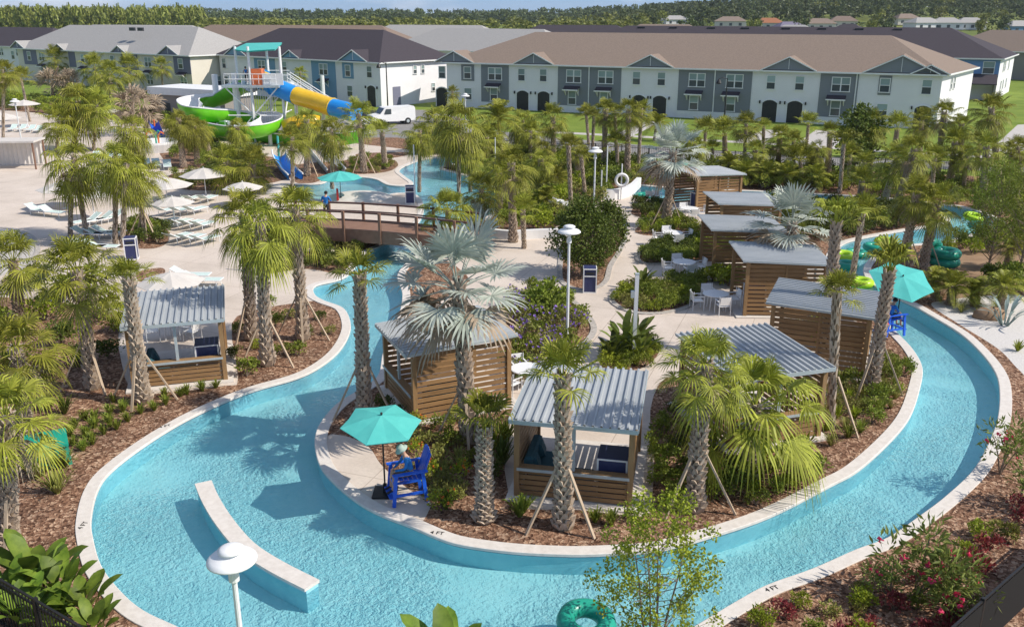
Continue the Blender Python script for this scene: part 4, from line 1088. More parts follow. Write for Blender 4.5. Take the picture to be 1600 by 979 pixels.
# ------------------------------------------------------------------ houses
FRAME = {}
def win_mesh(w, h, double):
    key = (round(w,2), round(h,2), double)
    if key in FRAME: return FRAME[key]
    f = MB(); t = .09; d0, d1 = -.09, .02
    f.box(-w/2-t, w/2+t, d0, d1, h/2, h/2+t); f.box(-w/2-t-.05, w/2+t+.05, d0-.05, d1, -h/2-t, -h/2)
    f.box(-w/2-t, -w/2, d0, d1, -h/2, h/2); f.box(w/2, w/2+t, d0, d1, -h/2, h/2)
    f.box(-w/2, w/2, d0+.02, d1, -.035, .035)
    if double: f.box(-.07, .07, d0, d1, -h/2, -.035); f.box(-.07, .07, d0, d1, .035, h/2)
    p = MB(); p.box(-w/2, w/2, -.03, .01, -h/2, 0, 0); p.box(-w/2, w/2, -.03, .01, .001, h/2, 1)
    FRAME[key] = (f.mesh('window', M['white']), p.mesh('pane', [M['glass'], M['blind']])); return FRAME[key]

class House:
    def __init__(s, A, B, D, eave, rise, roof, wall, label, inset=None, group='rows of townhouses', over=.5, name='townhouse', skew=0.0):
        A = Vector((A[0],A[1],0)); B = Vector((B[0],B[1],0)); s.L = (B-A).length; d = (B-A).normalized(); s.d = d; s.nrm = Vector((-d.y,d.x,0)); s.D = D; s.eave = eave; s.rise = rise; s.roofm = roof; s.over = over
        s.A = A + s.nrm*over; s.t = thing(name, label, 'house', s.A, math.atan2(d.y,d.x), group)
        s.skew = skew
        def shear(mb):
            mb.v = [(x + skew*y, y, z) for x, y, z in mb.v]; return mb
        L = s.L; w = MB(); w.box(over, L-over, 0, D-2*over, 0, eave); shear(w).build('wall', M[wall], s.t)
        ins = D/2*.95 if inset is None else inset; e = eave-.02; r = MB(); z1 = e+rise
        x0, x1, y0, y1 = 0, L, -over, D-over; ym = (y0+y1)/2
        vs = [(x0,y0,e),(x1,y0,e),(x1,y1,e),(x0,y1,e),(x0+ins,ym,z1),(x1-ins,ym,z1)]
        r.add(vs, [(0,1,5,4),(1,2,5),(2,3,4,5),(3,0,4),(3,2,1,0)]); s.roof = shear(r).build('roof', M[roof], s.t)
        g = MB(); g.box(x0-.08,x1+.08,y0-.1,y0-.003,e-.16,e+.02); g.box(x1+.003,x1+.1,y0,y1,e-.16,e+.02); g.box(x0-.1,x0-.003,y0,y1,e-.16,e+.02); shear(g).build('gutter', M['white'], s.roof)
        s.ym, s.z1 = ym, z1
    def sz(s, u, v):                       # photo measurement -> place on the facade
        r = ray(u, v); o = Vector((0,0,CAM_H)); k = (s.A - o).dot(s.nrm) / r.dot(s.nrm); p = o + r*k; return (p - s.A).dot(s.d), p.z
    def window(s, u, z, w, h, double=False, v=115, y=0.0):
        x = s.sz(u, v)[0]; f, p = win_mesh(w, h, double); o = obj('window', f, s.t); o.location = (x, y-.0, z); q = obj('pane', p, o); return x
    def siding(s, u0, u1, m, z0=.9, z1=None, v=115):
        x0 = s.sz(u0, v)[0]; x1 = s.sz(u1, v)[0]; b = MB(); b.box(x0, x1, -.07, -.003, z0, (z1 or s.eave-.2)); b.build('siding_panel', M[m], s.t)
        if z0 > .5 and z0 < 1.2: b = MB(); b.box(x0-.02, x1+.02, -.10, -.004, .0, z0-.002); b.build('plinth', M['white'], s.t)
    def awning(s, u, v=115, w=2.2, z=3.05):
        x = s.sz(u, v)[0]; a = MB(); a.add([(-w/2,-.06,z+.45),(w/2,-.06,z+.45),(w/2,-.95,z),(-w/2,-.95,z),(-w/2,-.06,z+.3),(w/2,-.06,z+.3),(w/2,-.95,z-.06),(-w/2,-.95,z-.06)], [(0,3,2,1),(4,5,6,7),(3,7,6,2),(0,4,7,3),(1,2,6,5)])
        o = a.build('awning', M['roof_dark'], s.t); o.location = (x,0,0)
        b = MB(); b.box(-w/2-.03,w/2+.03,-1.02,-.955,z-.12,z+.03)
        for k in (-w/2+.2, w/2-.2): b.beam((k,-.85,z-.05),(k,-.08,z-.75),.10,.10); b.box(k-.05,k+.05,-.14,-.075,z-.8,z+.2)
        b.build('bracket', M['white'], o)
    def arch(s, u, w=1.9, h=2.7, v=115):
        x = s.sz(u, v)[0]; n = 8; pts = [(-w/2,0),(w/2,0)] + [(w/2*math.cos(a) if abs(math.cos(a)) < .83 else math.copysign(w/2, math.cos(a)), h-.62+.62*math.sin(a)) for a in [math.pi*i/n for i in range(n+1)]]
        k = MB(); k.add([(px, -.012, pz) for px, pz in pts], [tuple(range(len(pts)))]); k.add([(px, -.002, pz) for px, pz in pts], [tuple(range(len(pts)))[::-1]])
        o = k.build('porch_shade_panel', M['dark'], s.t); o.location = (x,0,0)  # flat dark panel on the wall, painted as the shade inside a porch
        f = MB()
        for q in range(1, len(pts)-1): f.beam((pts[q][0],-.05,pts[q][1]),(pts[q+1][0],-.05,pts[q+1][1]),.10,.12)
        f.beam((pts[-1][0],-.05,pts[-1][1]),(pts[0][0],-.05,0),.10,.12); f.build('arch_trim', M['white'], o)
        for sx in (-1, 1): l = MB(); l.box(sx*(w/2+.28)-.08,sx*(w/2+.28)+.08,-.16,-.004,h-.5,h-.15); l.build('wall_lamp', M['black'], o)
    def gable(s, u, wpx, m, v=100):
        x = s.sz(u, v)[0]; w = wpx * (Vector((s.A.x,s.A.y,0)) + s.d*x).y / F_PX * 1.12; h = w*.235; e = s.eave + .08; y0 = -s.over-.15
        sl = s.rise/(s.ym+s.over); back = y0 + (h+.15)/sl + .4
        g = MB(); g.add([(-w/2+.25,y0+.2,e),(w/2-.25,y0+.2,e),(0,y0+.2,e+h-.2),(-w/2+.25,back,e),(w/2-.25,back,e),(0,back,e+h-.2)], [(0,1,2),(3,5,4),(0,3,4,1)])
        o = g.build('gable', M[m], s.t); o.location = (x,0,0)
        r = MB()
        for sx in (-1, 1):
            r.add([(0,y0,e+h),(sx*w/2,y0,e-.03),(sx*w/2,back,e-.03),(0,back,e+h),(0,y0,e+h-.12),(sx*w/2,y0,e-.15),(sx*w/2,back,e-.15),(0,back,e+h-.12)], [(0,1,2,3),(7,6,5,4),(1,5,6,2)])
        r.build('gable_roof', M[s.roofm], o)
        f = MB()
        for sx in (-1, 1): f.beam((0,y0-.03,e+h-.05),(sx*w/2,y0-.03,e-.08),.05,.13)
        f.beam((0,y0+.15,e+.1),(0,y0+.15,e+h-.25),.05,.10); f.build('gable_trim', M['white'], o)
    def downspout(s, u, v=115):
        x = s.sz(u, v)[0]; d = MB(); d.box(x-.06,x+.06,-.20,-.08,.1,s.eave-.15); d.build('downspout', M['white'], s.t)
    def endwin(s, y, z, w, h):
        f, p = win_mesh(w, h, False); o = obj('window', f, s.t); o.location = (s.L-s.over+s.skew*y, y, z); o.rotation_euler = (0,0,math.pi/2-math.atan(s.skew)); obj('pane', p, o)
    def vents(s, xs, dy=1.2):
        for x in xs:
            k = MB(); k.box(x-.7,x+.7,s.ym-dy-.2,s.ym-dy+.2,s.z1-.75,s.z1-.18); k.build('roof_vent', M['dark'], s.roof)

h = House((-9.98,133.45),(49.29,106.03),18.4,6.2,4.0,'roof_tan','stucco','long white and grey townhouse row with brown roof', skew=.20)
for u0,u1 in [(752,795),(872,971),(1061,1176),(1283,1343)]: h.siding(u0,u1,'siding_grey')
for u in (691,815,849,995,1034,1206,1251,1451): h.window(u, 4.75, .95, 1.55)
for u in (774,897,947,1090,1149,1316): h.window(u, 4.75, 1.95, 1.55, True, y=-.07)
for u in (731,1385): h.siding(u-10,u+10,'siding_grey',3.7,5.9); h.window(u, 4.8, 1.0, 1.5, y=-.07); h.window(u, 1.9, 1.1, 1.5)
for u in (895,945,1087,1145,1311,772): h.awning(u); h.window(u, 1.95, 1.0, 1.7, y=-.07)
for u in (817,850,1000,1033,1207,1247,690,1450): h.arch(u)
for u,w in [(712,60),(836,60),(1018,66),(1234,74),(1410,98),(1456,50)]: h.gable(u,w,'siding_grey')
for u in (921,1118,1340): h.downspout(u)
for y,z in [(5,4.9),(6.6,4.9),(6,1.9),(7.6,1.9)]: h.endwin(y,z,.6,1.3)
h = House((-49.73,157.75),(-18.54,131.75),16,6.2,4.2,'roof_dark','stucco','white and blue townhouse row with dark roof behind the slide')
h.siding(487,524,'siding_blue',.02,None,105); h.siding(535,552,'siding_blue',3.7,5.9,105); h.siding(398,430,'siding_blue',3.7,5.9,105)
for u in (506,410): h.window(u,4.8,1.8,1.5,True,105,-.07)
h.window(544,4.8,1.0,1.5,False,105,-.07)
for u in (577,445,351): h.window(u,4.8,1.0,1.5,False,105)
for u in (545,352): h.window(u,1.9,1.1,1.5,False,105)
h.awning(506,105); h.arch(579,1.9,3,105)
for u,w in [(457,42),(555,60),(372,52)]: h.gable(u,w,'siding_blue',85)
for y,z in [(6.8,4.9),(8.4,4.9),(10.5,2.2)]: h.endwin(y,z,.6,1.1)
k = MB(); k.box(0,.05,-.75,.75,0,2.6); o = k.build('side_door', M['siding_violet'], h.t); o.location = (h.L-h.over+.003, 3.0, .1)
h = House((-98.05,185.82),(-52.44,153.11),16,6.2,4.3,'roof_grey','stucco_c','cream townhouse row with pale grey roof at far left')
for u0,u1 in [(38,58),(108,118),(190,215),(271,297)]: h.siding(u0,u1,'siding_violet',3.2,None,92)
for u in (22,47,130,176,282): h.window(u,4.8,1.1,1.5,False,92,-.07)
for u in (66,231,208): h.window(u,4.8,1.8,1.5,True,92)
for u in (66,231,130,284): h.awning(u,92); h.window(u,1.9,1.6,1.5,True,92)
for u,w in [(32,38),(96,31),(189,36),(266,47)]: h.gable(u,w,'siding_violet',80)
h.endwin(5,1.9,1.2,1.4)
h.vents([35,37.5], 4)
B_ = Vector((74.56,142.62,0)); dd = Vector((59.27,-27.42,0)).normalized(); A_ = B_ - dd*74
h = House(A_, B_, 20, 6.2, 4.3, 'roof_dark', 'stucco', 'white and blue house row with dark roof behind the brown roofed row', skew=.15)
h.siding(1498,1562,'siding_sky',3.4,5.95,105); h.window(1545,4.8,1.5,1.7,False,105,-.07)
for y,z in [(5,4.8),(7,4.8),(12,4.8),(5,1.9),(8,1.9),(12,1.9)]: h.endwin(y,z,.7,1.4)
p = MB(); x = h.L-.6; p.add([(x-11,-.02,3.9),(x,-.02,3.9),(x,-3.2,2.6),(x-11,-3.2,2.6),(x-11,-.02,3.7),(x,-.02,3.7),(x,-3.2,2.45),(x-11,-3.2,2.45)],[(0,3,2,1),(4,5,6,7),(3,7,6,2),(0,4,7,3),(1,2,6,5)]); o = p.build('porch_roof', M['roof_dark'], h.t)
p = MB(); p.box(x-.35,x-.05,-3.1,-.01,0,2.4); p.build('porch_wall', M['siding_taupe'], h.t)
h.vents([14,20,27,33,40,46,52,58],.9)
k = MB(); b = Vector((60.12,120.97,0)) - dd*.2
def bg(u0, u1, vr, Y, roof, label, wall='stucco', slope=.0):
    a = at(u0, vr, Y); c = at(u1, vr, Y*(1-slope)); zr = a.z; d = (c-a); d.z = 0; dn = d.normalized(); nr = Vector((-dn.y,dn.x,0))
    hs = House((a - nr*8)[:2], (c - nr*8)[:2], 16, zr-3.9, 3.9, roof, wall, label, group='roofs beyond the first rows')
    for i in range(int(hs.L/6)):
        f_, p_ = win_mesh(1.4,1.4,True); o = obj('window', f_, hs.t); o.location = (3+i*6, -.0, zr-5.2); obj('pane', p_, o)
    return hs
bg(-90,118,41,235,'roof_dark','dark roofed house row at the far left edge',slope=.10)
bg(118,330,38.5,330,'roof_grey','pale roofed house row peeping over the grey roof at far left','stucco_c',.06)
bg(290,640,38.5,255,'roof_brown','brown roofed house row behind the dark roof and slide','stucco_c',.06)
bg(575,790,38.5,290,'roof_grey','light grey roofed row farther behind the white end wall',slope=.06)
bg(640,905,43,195,'roof_grey','light grey roofed row just behind the brown roof at centre',slope=.12)
bg(800,1010,38.5,250,'roof_dark','dark roofed row behind the brown roof at centre',slope=.05)
bg(960,1120,37.5,270,'roof_tan','brown hip roofed house among dark roofs behind the centre',slope=.04)
bg(1190,1295,38.5,320,'roof_grey','pale flat looking roof left of a dark roof on the right',slope=.03)
bg(1280,1375,37,310,'roof_dark','small dark hip roof below the hillside trees',slope=.03)
bg(1490,1720,46,205,'roof_tan','tan roofed house behind the blue house at the right edge','siding_taupe',.10)
# pump house with white parapet left of the slide
a = at(236,146,118); c = at(350,150,112); d = Vector((c.x-a.x,c.y-a.y,0)); t = thing('pump_house','low white flat roofed building left of the green slide','building',(a.x,a.y,0),math.atan2(d.y,d.x))
k = MB(); k.box(0,d.length,0,5,0,3.1); k.build('wall', M['siding_taupe'], t); k = MB(); k.box(-.3,d.length+.3,-.3,5.3,3.1,4.0); k.build('parapet', M['white'], t)
k = MB(); k.box(2.2,3.2,-.05,-.003,0,2.1); k.build('door', M['dark'], t)
# white van and dark car
def vehicle(base, rz, van):
    if van:
        t = thing('cargo_van','white cargo van parked before the white house end wall','van',base,rz)
        prof = [(-2.75,.45),(2.75,.45),(2.78,1.0),(2.65,1.18),(1.75,1.32),(1.15,2.02),(.9,2.1),(-2.6,2.12),(-2.75,1.9)]; W = 1.0; m = 'white'
    else:
        t = thing('parked_car','dark car parked left of the white van','car',base,rz)
        prof = [(-2.3,.35),(2.3,.35),(2.32,.75),(1.2,.95),(.5,1.42),(-1.2,1.45),(-2.0,1.0),(-2.32,.9)]; W = .88; m = 'black'
    b = MB(); n = len(prof); vs = []
    for y, q in ((-W,.0),(-W*.97,0),(W*.97,0),(W,0)): pass
    for y in (-W, W): vs += [(x, y*(1 if z < 1.25 else .92), z) for x, z in prof]
    b.add(vs, [tuple(range(n)), tuple(range(n,2*n))[::-1]] + [(i, n+i, n+(i+1)%n, (i+1)%n) for i in range(n)]); body = b.build('body', M[m], t)
    g = MB()
    if van:
        g.add([(1.73,-.84,1.36),(1.73,.84,1.36),(1.20,.80,1.98),(1.20,-.80,1.98)],[(0,1,2,3)]); 
        for v_ in range(4): x,y,z = g.v[v_]; g.v[v_] = (x+.035,y,z+.025)
        for s in (-1,1): g.add([(.35,s*.985,1.3),(1.25,s*.985,1.3),(1.0,s*.94,1.9),(.35,s*.94,1.9)],[(0,1,2,3)])
        wx, r, hl = (-1.75,1.8), .40, (2.72,.95)
    else:
        for s in (-1,1): g.add([(-1.5,s*.88,1.0),(.9,s*.88,1.0),(.45,s*.83,1.36),(-1.1,s*.83,1.38)],[(0,1,2,3)])
        wx, r, hl = (-1.4,1.45), .33, (2.28,.7)
    g.build('windows', M['glass'], t)
    for x in wx:
        for s in (-1,1):
            w_ = MB(); w_.lathe([(0,-.11),(r*.6,-.11),(r,-.09),(r,.09),(r*.6,.11),(0,.11)],14, M=Matrix.Translation((x,s*(W-.08),r)) @ Matrix.Rotation(math.pi/2,4,'X')); o = w_.build('wheel', M['black'], t)
            w_ = MB(); w_.lathe([(0,-.125),(r*.5,-.125),(r*.5,.125),(0,.125)],12, M=Matrix.Translation((x,s*(W-.08),r)) @ Matrix.Rotation(math.pi/2,4,'X')); w_.build('rim', M['alu'], o)
    for s in (-1,1): l = MB(); l.box(hl[0],hl[0]+.09,s*.75-.15,s*.75+.15,hl[1]-.12,hl[1]+.1); l.build('headlight', M['glass'], t)
    if van: l = MB(); l.box(2.74,2.82,-.52,.52,.82,1.02); l.build('grille', M['dark'], t); l = MB(); l.box(2.7,2.88,-.98,.98,.45,.66); l.build('bumper', M['alu'], t)
vehicle(G(612,194), R(208), True)
vehicle(G(575,192), R(215), False)
# ------------------------------------------------------------------ water slides
def pth(l, n=6): return spline([at(*p) for p in l], n, closed=False)
def uprof(r, a0=-15, a1=195, n=12): return [(r*math.cos(R(a)), -r*math.sin(R(a))) for a in [a0+(a1-a0)*i/n for i in range(n+1)]]
def smooth_path(l, n=40):
    p = spline([at(*q) for q in l], 60, closed=False); return p
def mk_flume(name, l, r, outer, inner, parent):
    path = smooth_path(l); a = MB(); a.sweep(path, uprof(r)); o = a.build(name, M[outer], parent, True)
    b = MB(); b.sweep(path, uprof(r-.06)[::-1]); b.build('lining', M[inner], o, True)
    c = MB()
    for s in (0, -1):
        k = uprof(r)[s]; q = []
        for i, p in enumerate(path):
            d = (path[min(i+1,len(path)-1)] - path[max(i-1,0)]).normalized(); side = d.cross(Vector((0,0,1))).normalized(); q.append(p + side*k[0] + side.cross(d)*k[1])
        c.tube(q, .07, 6)
    c.build('rim', M['white'], o); return path
t = thing('open_slide','lime green open flume slide winding down from the tower','water slide', at(360,225,98))
T = t.matrix_world
t.location = (0,0,0)
p1 = mk_flume('upper_run', [(392,128,100),(376,131,102),(356,143,103),(332,152,103),(308,155,101.5),(294,160,98),(303,169,95.5),(330,174,96),(362,176,97.5),(394,181,98.5),(418,181,97),(424,188,93.5),(405,197,91),(370,200,90.5),(338,195,92)], 1.12, 'green', 'white', t)
p2 = mk_flume('lower_run', [(338,195,92),(328,196,96),(352,203,98.5),(400,208,97),(450,212,95),(495,214,92.5),(530,211,91),(557,207,91)], 1.05, 'green', 'green', t)
for (u, v, Y) in [(338,150,103),(369,150,97),(372,180,97),(300,168,95.5),(420,190,93.5),(370,203,90.5),(352,206,98.5),(450,215,95),(525,214,91)]:
    a = at(u, v, Y); k = MB(); top = a.z + (2.3 if (u, v) in ((338,150),(369,150)) else -.7); k.tube([(a.x,a.y,0),(a.x,a.y,max(top,.5))], .32 if u in (338,369) else .2, 10); k.build('column', M['white'], t)
t = thing('tube_slide','yellow and blue enclosed tube slide sloping down to the right of the tower','water slide',(0,0,0))
tp = smooth_path([(408,124,99),(420,129,98),(440,140,97),(462,149,96),(490,158,95),(520,168,93.5),(556,177,92)])
n = len(tp); segs = [(0,.06,'blue',1.12),(.06,.16,'yellow',1.0),(.16,.21,'blue',1.12),(.21,.42,'blue',1.0),(.42,.80,'yellow',1.0),(.80,1,'blue',.98)]
for a, b, m, s in segs:
    q = tp[int(a*(n-1)):int(b*(n-1))+1]; k = MB(); k.tube(q, .92*s, 14, cap=False); k.tube(q, .88*s, 14, cap=False); o = k.build('tube_section', M[m], t, True)
    e = q[-1]; k = MB(); d = (q[-1]-q[-2]).normalized(); k.tube([e-d*.05, e+d*.05], .99*s, 14); k.build('flange', M[m], o)
for u, v, Y in [(462,160,96),(505,172,94.3)]:
    a = at(u,v,Y); k = MB(); k.tube([(a.x,a.y,0),(a.x,a.y,a.z)], .18, 8); k.build('column', M['white'], t)
k = MB(); k.tube([at(q[0],q[1],93) for q in [(445,200),(462,194),(480,191),(500,193)]], .8, 12); k.build('tube_section', M['yellow'], t, True)
# tower
tw = thing('slide_tower','white slide tower with teal shade roof and stairs','slide tower',(0,0,0))
zp = at(410,128,99).z
X0, X1 = at(370,130,100).x, at(440,130,98).x
for (u, Y) in [(369,101),(389,96),(418,101.5),(438,96.5)]:
    x = at(u,100,Y).x; k = MB(); k.tube([(x,Y,0),(x,Y,at(u,73,Y).z)], .14, 8); k.build('post', M['white'], tw)
k = MB(); k.box(X0-.3,X1+.3,95.5,102,zp-.35,zp-.1); k.build('platform', M['alu'], tw)
k = MB(); k.add([at(364,77,101.5),at(385,67.5,105),at(441,66.5,104),at(430,77,95.5),at(385,80,95.5)], [(0,1,2,3,4)]); k.add([p+Vector((0,0,-.12)) for p in [at(364,77,101.5),at(385,67.5,105),at(441,66.5,104),at(430,77,95.5),at(385,80,95.5)]], [(4,3,2,1,0)]); k.build('shade_roof', M['turq'], tw)
k = MB()
for z in (zp+.5, zp+1.0):
    k.tube([(X0,95.7,z),(X1,95.7,z)], .04, 6); k.tube([(X0,101.8,z),(X1,101.8,z)], .04, 6)
for i in range(10): x = X0+(X1-X0)*i/9; k.tube([(x,95.7,zp),(x,95.7,zp+1)], .025, 5)
k.build('railing', M['white'], tw)
k = MB(); k.box(at(394,118,96.2).x, at(410,118,96.2).x, 95.9, 97.2, zp-.1, zp+1.5); k.build('slide_entry_hood', M['orange'], tw)
k = MB(); k.box(at(411,118,96.2).x, at(443,118,96.2).x, 95.85, 95.95, zp-.1, zp+1.05); k.build('side_panel', M['white'], tw)
st = MB(); a = Vector((X1+.2,100.5,zp-.2)); b = Vector((X1+8.5,101.5,0.2))
for y in (-.7,.7): st.beam(a+Vector((0,y,0)), b+Vector((0,y,0)), .1, .35)
for i in range(20): p = a.lerp(b,(i+.5)/20); st.box(p.x-.17,p.x+.17,p.y-.65,p.y+.65,p.z-.03,p.z+.03)
s_ = st.build('stairs', M['white'], tw)
rl = MB()
for y in (-.7,.7):
    for z in (.55,1.05): rl.tube([a+Vector((0,y,z)), b+Vector((0,y,z))], .045, 6)
    for i in range(9): p = a.lerp(b,i/8)+Vector((0,y,0)); rl.tube([p,p+Vector((0,0,1.05))], .035, 5)
rl.build('handrail', M['white'], s_)
br_ = MB(); z = zp-.4
for (p, q) in [((X0,96,0),(X1,96,z)),((X1,96,0),(X0,96,z)),((X1,96,0),(X1,101.5,z)),((X0,101.5,0),(X1,101.5,z)),((X0,96,z/2),(X1,96,z/2)),((X1,96,z/2),(X1,101.5,z/2))]: br_.tube([p,q], .07, 6)
for i in range(14): br_.tube([(X0+1.2+i*.25,98,0),(X0+1.2+i*.25,98,z)], .03, 5)
br_.build('bracing', M['white'], tw)
# small blue spiral slide and grey run-out
t = thing('kids_slide','small blue children slide dropping into the pool behind the palms','water slide',(0,0,0))
mk_flume('chute', [(436,236,80),(438,246,79),(444,256,77.5),(452,266,75.5),(462,275,73.5)], .62, 'blue', 'blue', t)
k = MB(); a = at(437,236,80); k.tube([(a.x-.3,a.y+.8,0),(a.x-.3,a.y+.8,a.z+1.2)], .1, 8); k.tube([(a.x+.9,a.y+.8,0),(a.x+.9,a.y+.8,a.z+1.2)], .1, 8); k.build('support', M['turq'], t)
t = thing('slide_runout','pale grey straight slide run ending at the pool','water slide',(0,0,0))
mk_flume('chute', [(487,222,92),(500,238,86),(514,254,80.5),(526,268,76.5)], .8, 'alu', 'white', t)
# play mounds and tub
def mound(u, v, rx, ry, hgt, label, m='coping'):
    p = G(u, v); k = MB(); k.lathe([(1,-.8),(1,0),(.92,.35),(.7,.7),(.4,.92),(0,1)], 20); o = k.build('play_mound', M[m], None, True); o.location = (p.x,p.y,-.15); o.scale = (rx,ry,hgt); tag(o, label, 'mound', 'white water play mounds')
mound(562,308,2.6,2.0,.55,'white rounded water play mound in the small pool'); mound(438,300,1.6,1.3,.6,'white rounded mound at the left end of the small pool')
p = G(242,236); t = thing('splash_tub','white round play tub with orange spouts on the upper deck','tub',p); k = MB(); k.lathe([(0,0),(1.9,0),(2.2,.8),(2.2,1.0),(2.05,1.0),(1.8,.5),(0,.45)],24); k.build('basin', M['white'], t)
for i,(x,y,m) in enumerate([(-.8,.2,'orange'),(.6,-.3,'orange'),(0,.6,'greentube')]): k = MB(); k.tube([(x,y,.4),(x,y,1.5),(x+.3,y,1.9),(x+.6,y,1.7)], .09, 8); k.build('spout', M[m], t)
p = G(243,215); t = thing('blue_kiosk_slide','small cobalt blue slide beside the brown thicket','slide',p); k = MB(); k.sweep([Vector((0,0,1.8)),Vector((.5,-.8,1.1)),Vector((1.2,-1.8,.3))], uprof(.5)); k.build('chute', M['bluechair'], t); k = MB(); k.tube([(0,.1,0),(0,.1,1.9)],.1,8); k.build('support', M['orange'], t)
# white shade canopy at the left edge
p = G(20,262); t = thing('shade_canopy','white flat canopy with pale hanging curtains at the left edge','canopy',p,.1)
k = MB(); k.box(-2.8,2.6,-1.3,1.3,2.3,2.45); k.build('roof', M['canvas'], t)
for x in (-2.6,2.4):
    for y in (-1.15,1.15): k = MB(); k.box(x-.06,x+.06,y-.06,y+.06,0,2.3); k.build('post', M['bridge'], t)
k = MB(); n=40; k.add([(-2.3+4.6*i/n, 1.0+.06*math.sin(i*1.9), z) for i in range(n+1) for z in (.15,2.28)], [(2*i,2*i+2,2*i+3,2*i+1) for i in range(n)]); k.build('curtain', M['canvas'], t)
# ------------------------------------------------------------------ people
def human(name, label, J, cloth, loc, rz, extra=None, scale=1.0, group='people'):
    """one continuous skinned body; J gives the joints for both sides, cloth the material of each zone"""
    V = []; E = []; Rd = []; zone = []
    def v(p, r, z): V.append(Vector(p)); Rd.append(r); zone.append(z); return len(V)-1
    def chain(i, pts):
        for p, r, z in pts: k = v(p, r, z); E.append((i, k)); i = k
        return i
    pel = v(J['pelvis'], .135, 'leg')
    ch0 = chain(pel, [(J['waist'], .118, 'top')]); ch = chain(ch0, [(J['chest'], .138, 'top')]); 
    nk = chain(ch, [(J['neck'], .055, 'skin')]); hd = Vector(J['head']); n0 = Vector(J['neck']); ax = (hd - n0).normalized()
    chain(nk, [(n0.lerp(hd, .45), .068, 'skin'), (hd, .092, 'skin'), (hd + ax*.07, .078, 'skin'), (hd + ax*.115, .04, 'skin')])
    for s in ('L', 'R'):
        sh = chain(ch, [(J['shoulder'+s], .062, 'top')]); el = chain(sh, [(J['elbow'+s], .047, 'sleeve')]); wr = chain(el, [(J['wrist'+s], .030, 'cuff')])
        w = Vector(J['wrist'+s]); fd = (w - Vector(J['elbow'+s])).normalized(); fd = (fd + Vector(J.get('curl', (0,0,-.3)))).normalized()
        sd = fd.cross(Vector((0,0,1))); sd = sd.normalized() if sd.length > .1 else Vector((0,1,0)); sg = 1 if s == 'L' else -1
        pm = chain(wr, [(w + fd*.055, .028, 'skin')])
        for q, L in zip((-1.5,-.5,.5,1.5), (.055,.07,.075,.066)):
            b = w + fd*.095 + sd*q*.018; chain(pm, [(b, .0095, 'skin'), (b + fd*L*.6 + Vector((0,0,-.012)), .0085, 'skin'), (b + fd*L + Vector((0,0,-.035)), .007, 'skin')])
        chain(pm, [(w + fd*.06 - sd*sg*.045, .011, 'skin'), (w + fd*.10 - sd*sg*.058, .009, 'skin')])
        hp = chain(pel, [(J['hip'+s], .095, 'leg')]); kn = chain(hp, [(J['knee'+s], .062, 'leg')]); 
        ca = chain(kn, [(Vector(J['knee'+s]).lerp(Vector(J['ankle'+s]), .35), .056, 'shin')]); an = chain(ca, [(J['ankle'+s], .036, 'shin')]); chain(an, [(J['toe'+s], .038, 'shoe')])
    me = bpy.data.meshes.new(name); me.from_pydata([tuple(x) for x in V], E, [])
    o = bpy.data.objects.new(name, me); COL.objects.link(o)
    sk = o.modifiers.new('skin', 'SKIN'); sk.use_smooth_shade = True
    for i, d in enumerate(me.skin_vertices[0].data): d.radius = (Rd[i], Rd[i]); d.use_root = (i == 0)
    ss = o.modifiers.new('sub', 'SUBSURF'); ss.levels = 1; ss.render_levels = 1
    dg = bpy.context.evaluated_depsgraph_get(); m2 = bpy.data.meshes.new_from_object(o.evaluated_get(dg)); bpy.data.objects.remove(o)
    zs = list(dict.fromkeys(cloth.values())); m2.materials.clear()
    for z in zs: m2.materials.append(M[z])
    segs = [(V[a], V[b], zone[b]) for a, b in E]
    for p in m2.polygons:
        c = p.center; best = None
        for a, b, z in segs:
            ab = b - a; t_ = max(0, min(1, (c-a).dot(ab)/max(ab.length_squared,1e-9))); dd_ = (c - (a + ab*t_)).length
            if best is None or dd_ < best[0]: best = (dd_, z)
        p.material_index = zs.index(cloth[best[1]]); p.use_smooth = True
    b = obj(name, m2); b.location = loc; b.rotation_euler = (0,0,rz); b.scale = (scale,)*3; tag(b, label, 'person', group)
    # face
    f = MB(); hx = hd + ax*.02; fw = Vector(J['face']).normalized(); sd = fw.cross(ax).normalized()
    f.tube([hx+fw*.085+ax*.012, hx+fw*.118-ax*.018], [.010,.016], 6); f.build('nose', M[cloth['skin']], b, True)
    f = MB()
    for s in (-1,1): f.lathe([(0,-.011),(.012,0),(0,.011)],8,tuple(hx+fw*.082+sd*s*.034+ax*.022))
    f.build('eyes', M['dark'], b)
    f = MB(); f.beam(hx+fw*.088-ax*.045-sd*.024, hx+fw*.088-ax*.045+sd*.024, .008, .010); f.build('mouth', M['red'], b)
    f = MB()
    for s in (-1,1): f.lathe([(0,-.03),(.014,0),(0,.03)],8,tuple(hx+sd*s*.094))
    f.build('ears', M[cloth['skin']], b)
    hr = MB(); up = ax; q = []
    for i in range(5):
        a = math.pi/2*i/4
        q.append((.106*math.cos(a), .02+.112*math.sin(a)))
    rot = Vector((0,0,1)).rotation_difference((up - fw*.35).normalized()).to_matrix().to_4x4()
    if extra == 'hat':
        hr.lathe([(.19,-.005),(.19,.005),(.112,.03),(.105,.11),(.08,.135),(0,.14)], 16, M=Matrix.Translation(hd+ax*.05)@Vector((0,0,1)).rotation_difference((up+fw*.1).normalized()).to_matrix().to_4x4()); hr.build('bucket_hat', M['sage'], b, True)
    else:
        hr.lathe([(.098,-.03)]+q, 14, M=Matrix.Translation(hd-fw*.012)@rot); hr.build('hair', M['hair'], b, True)
    return b
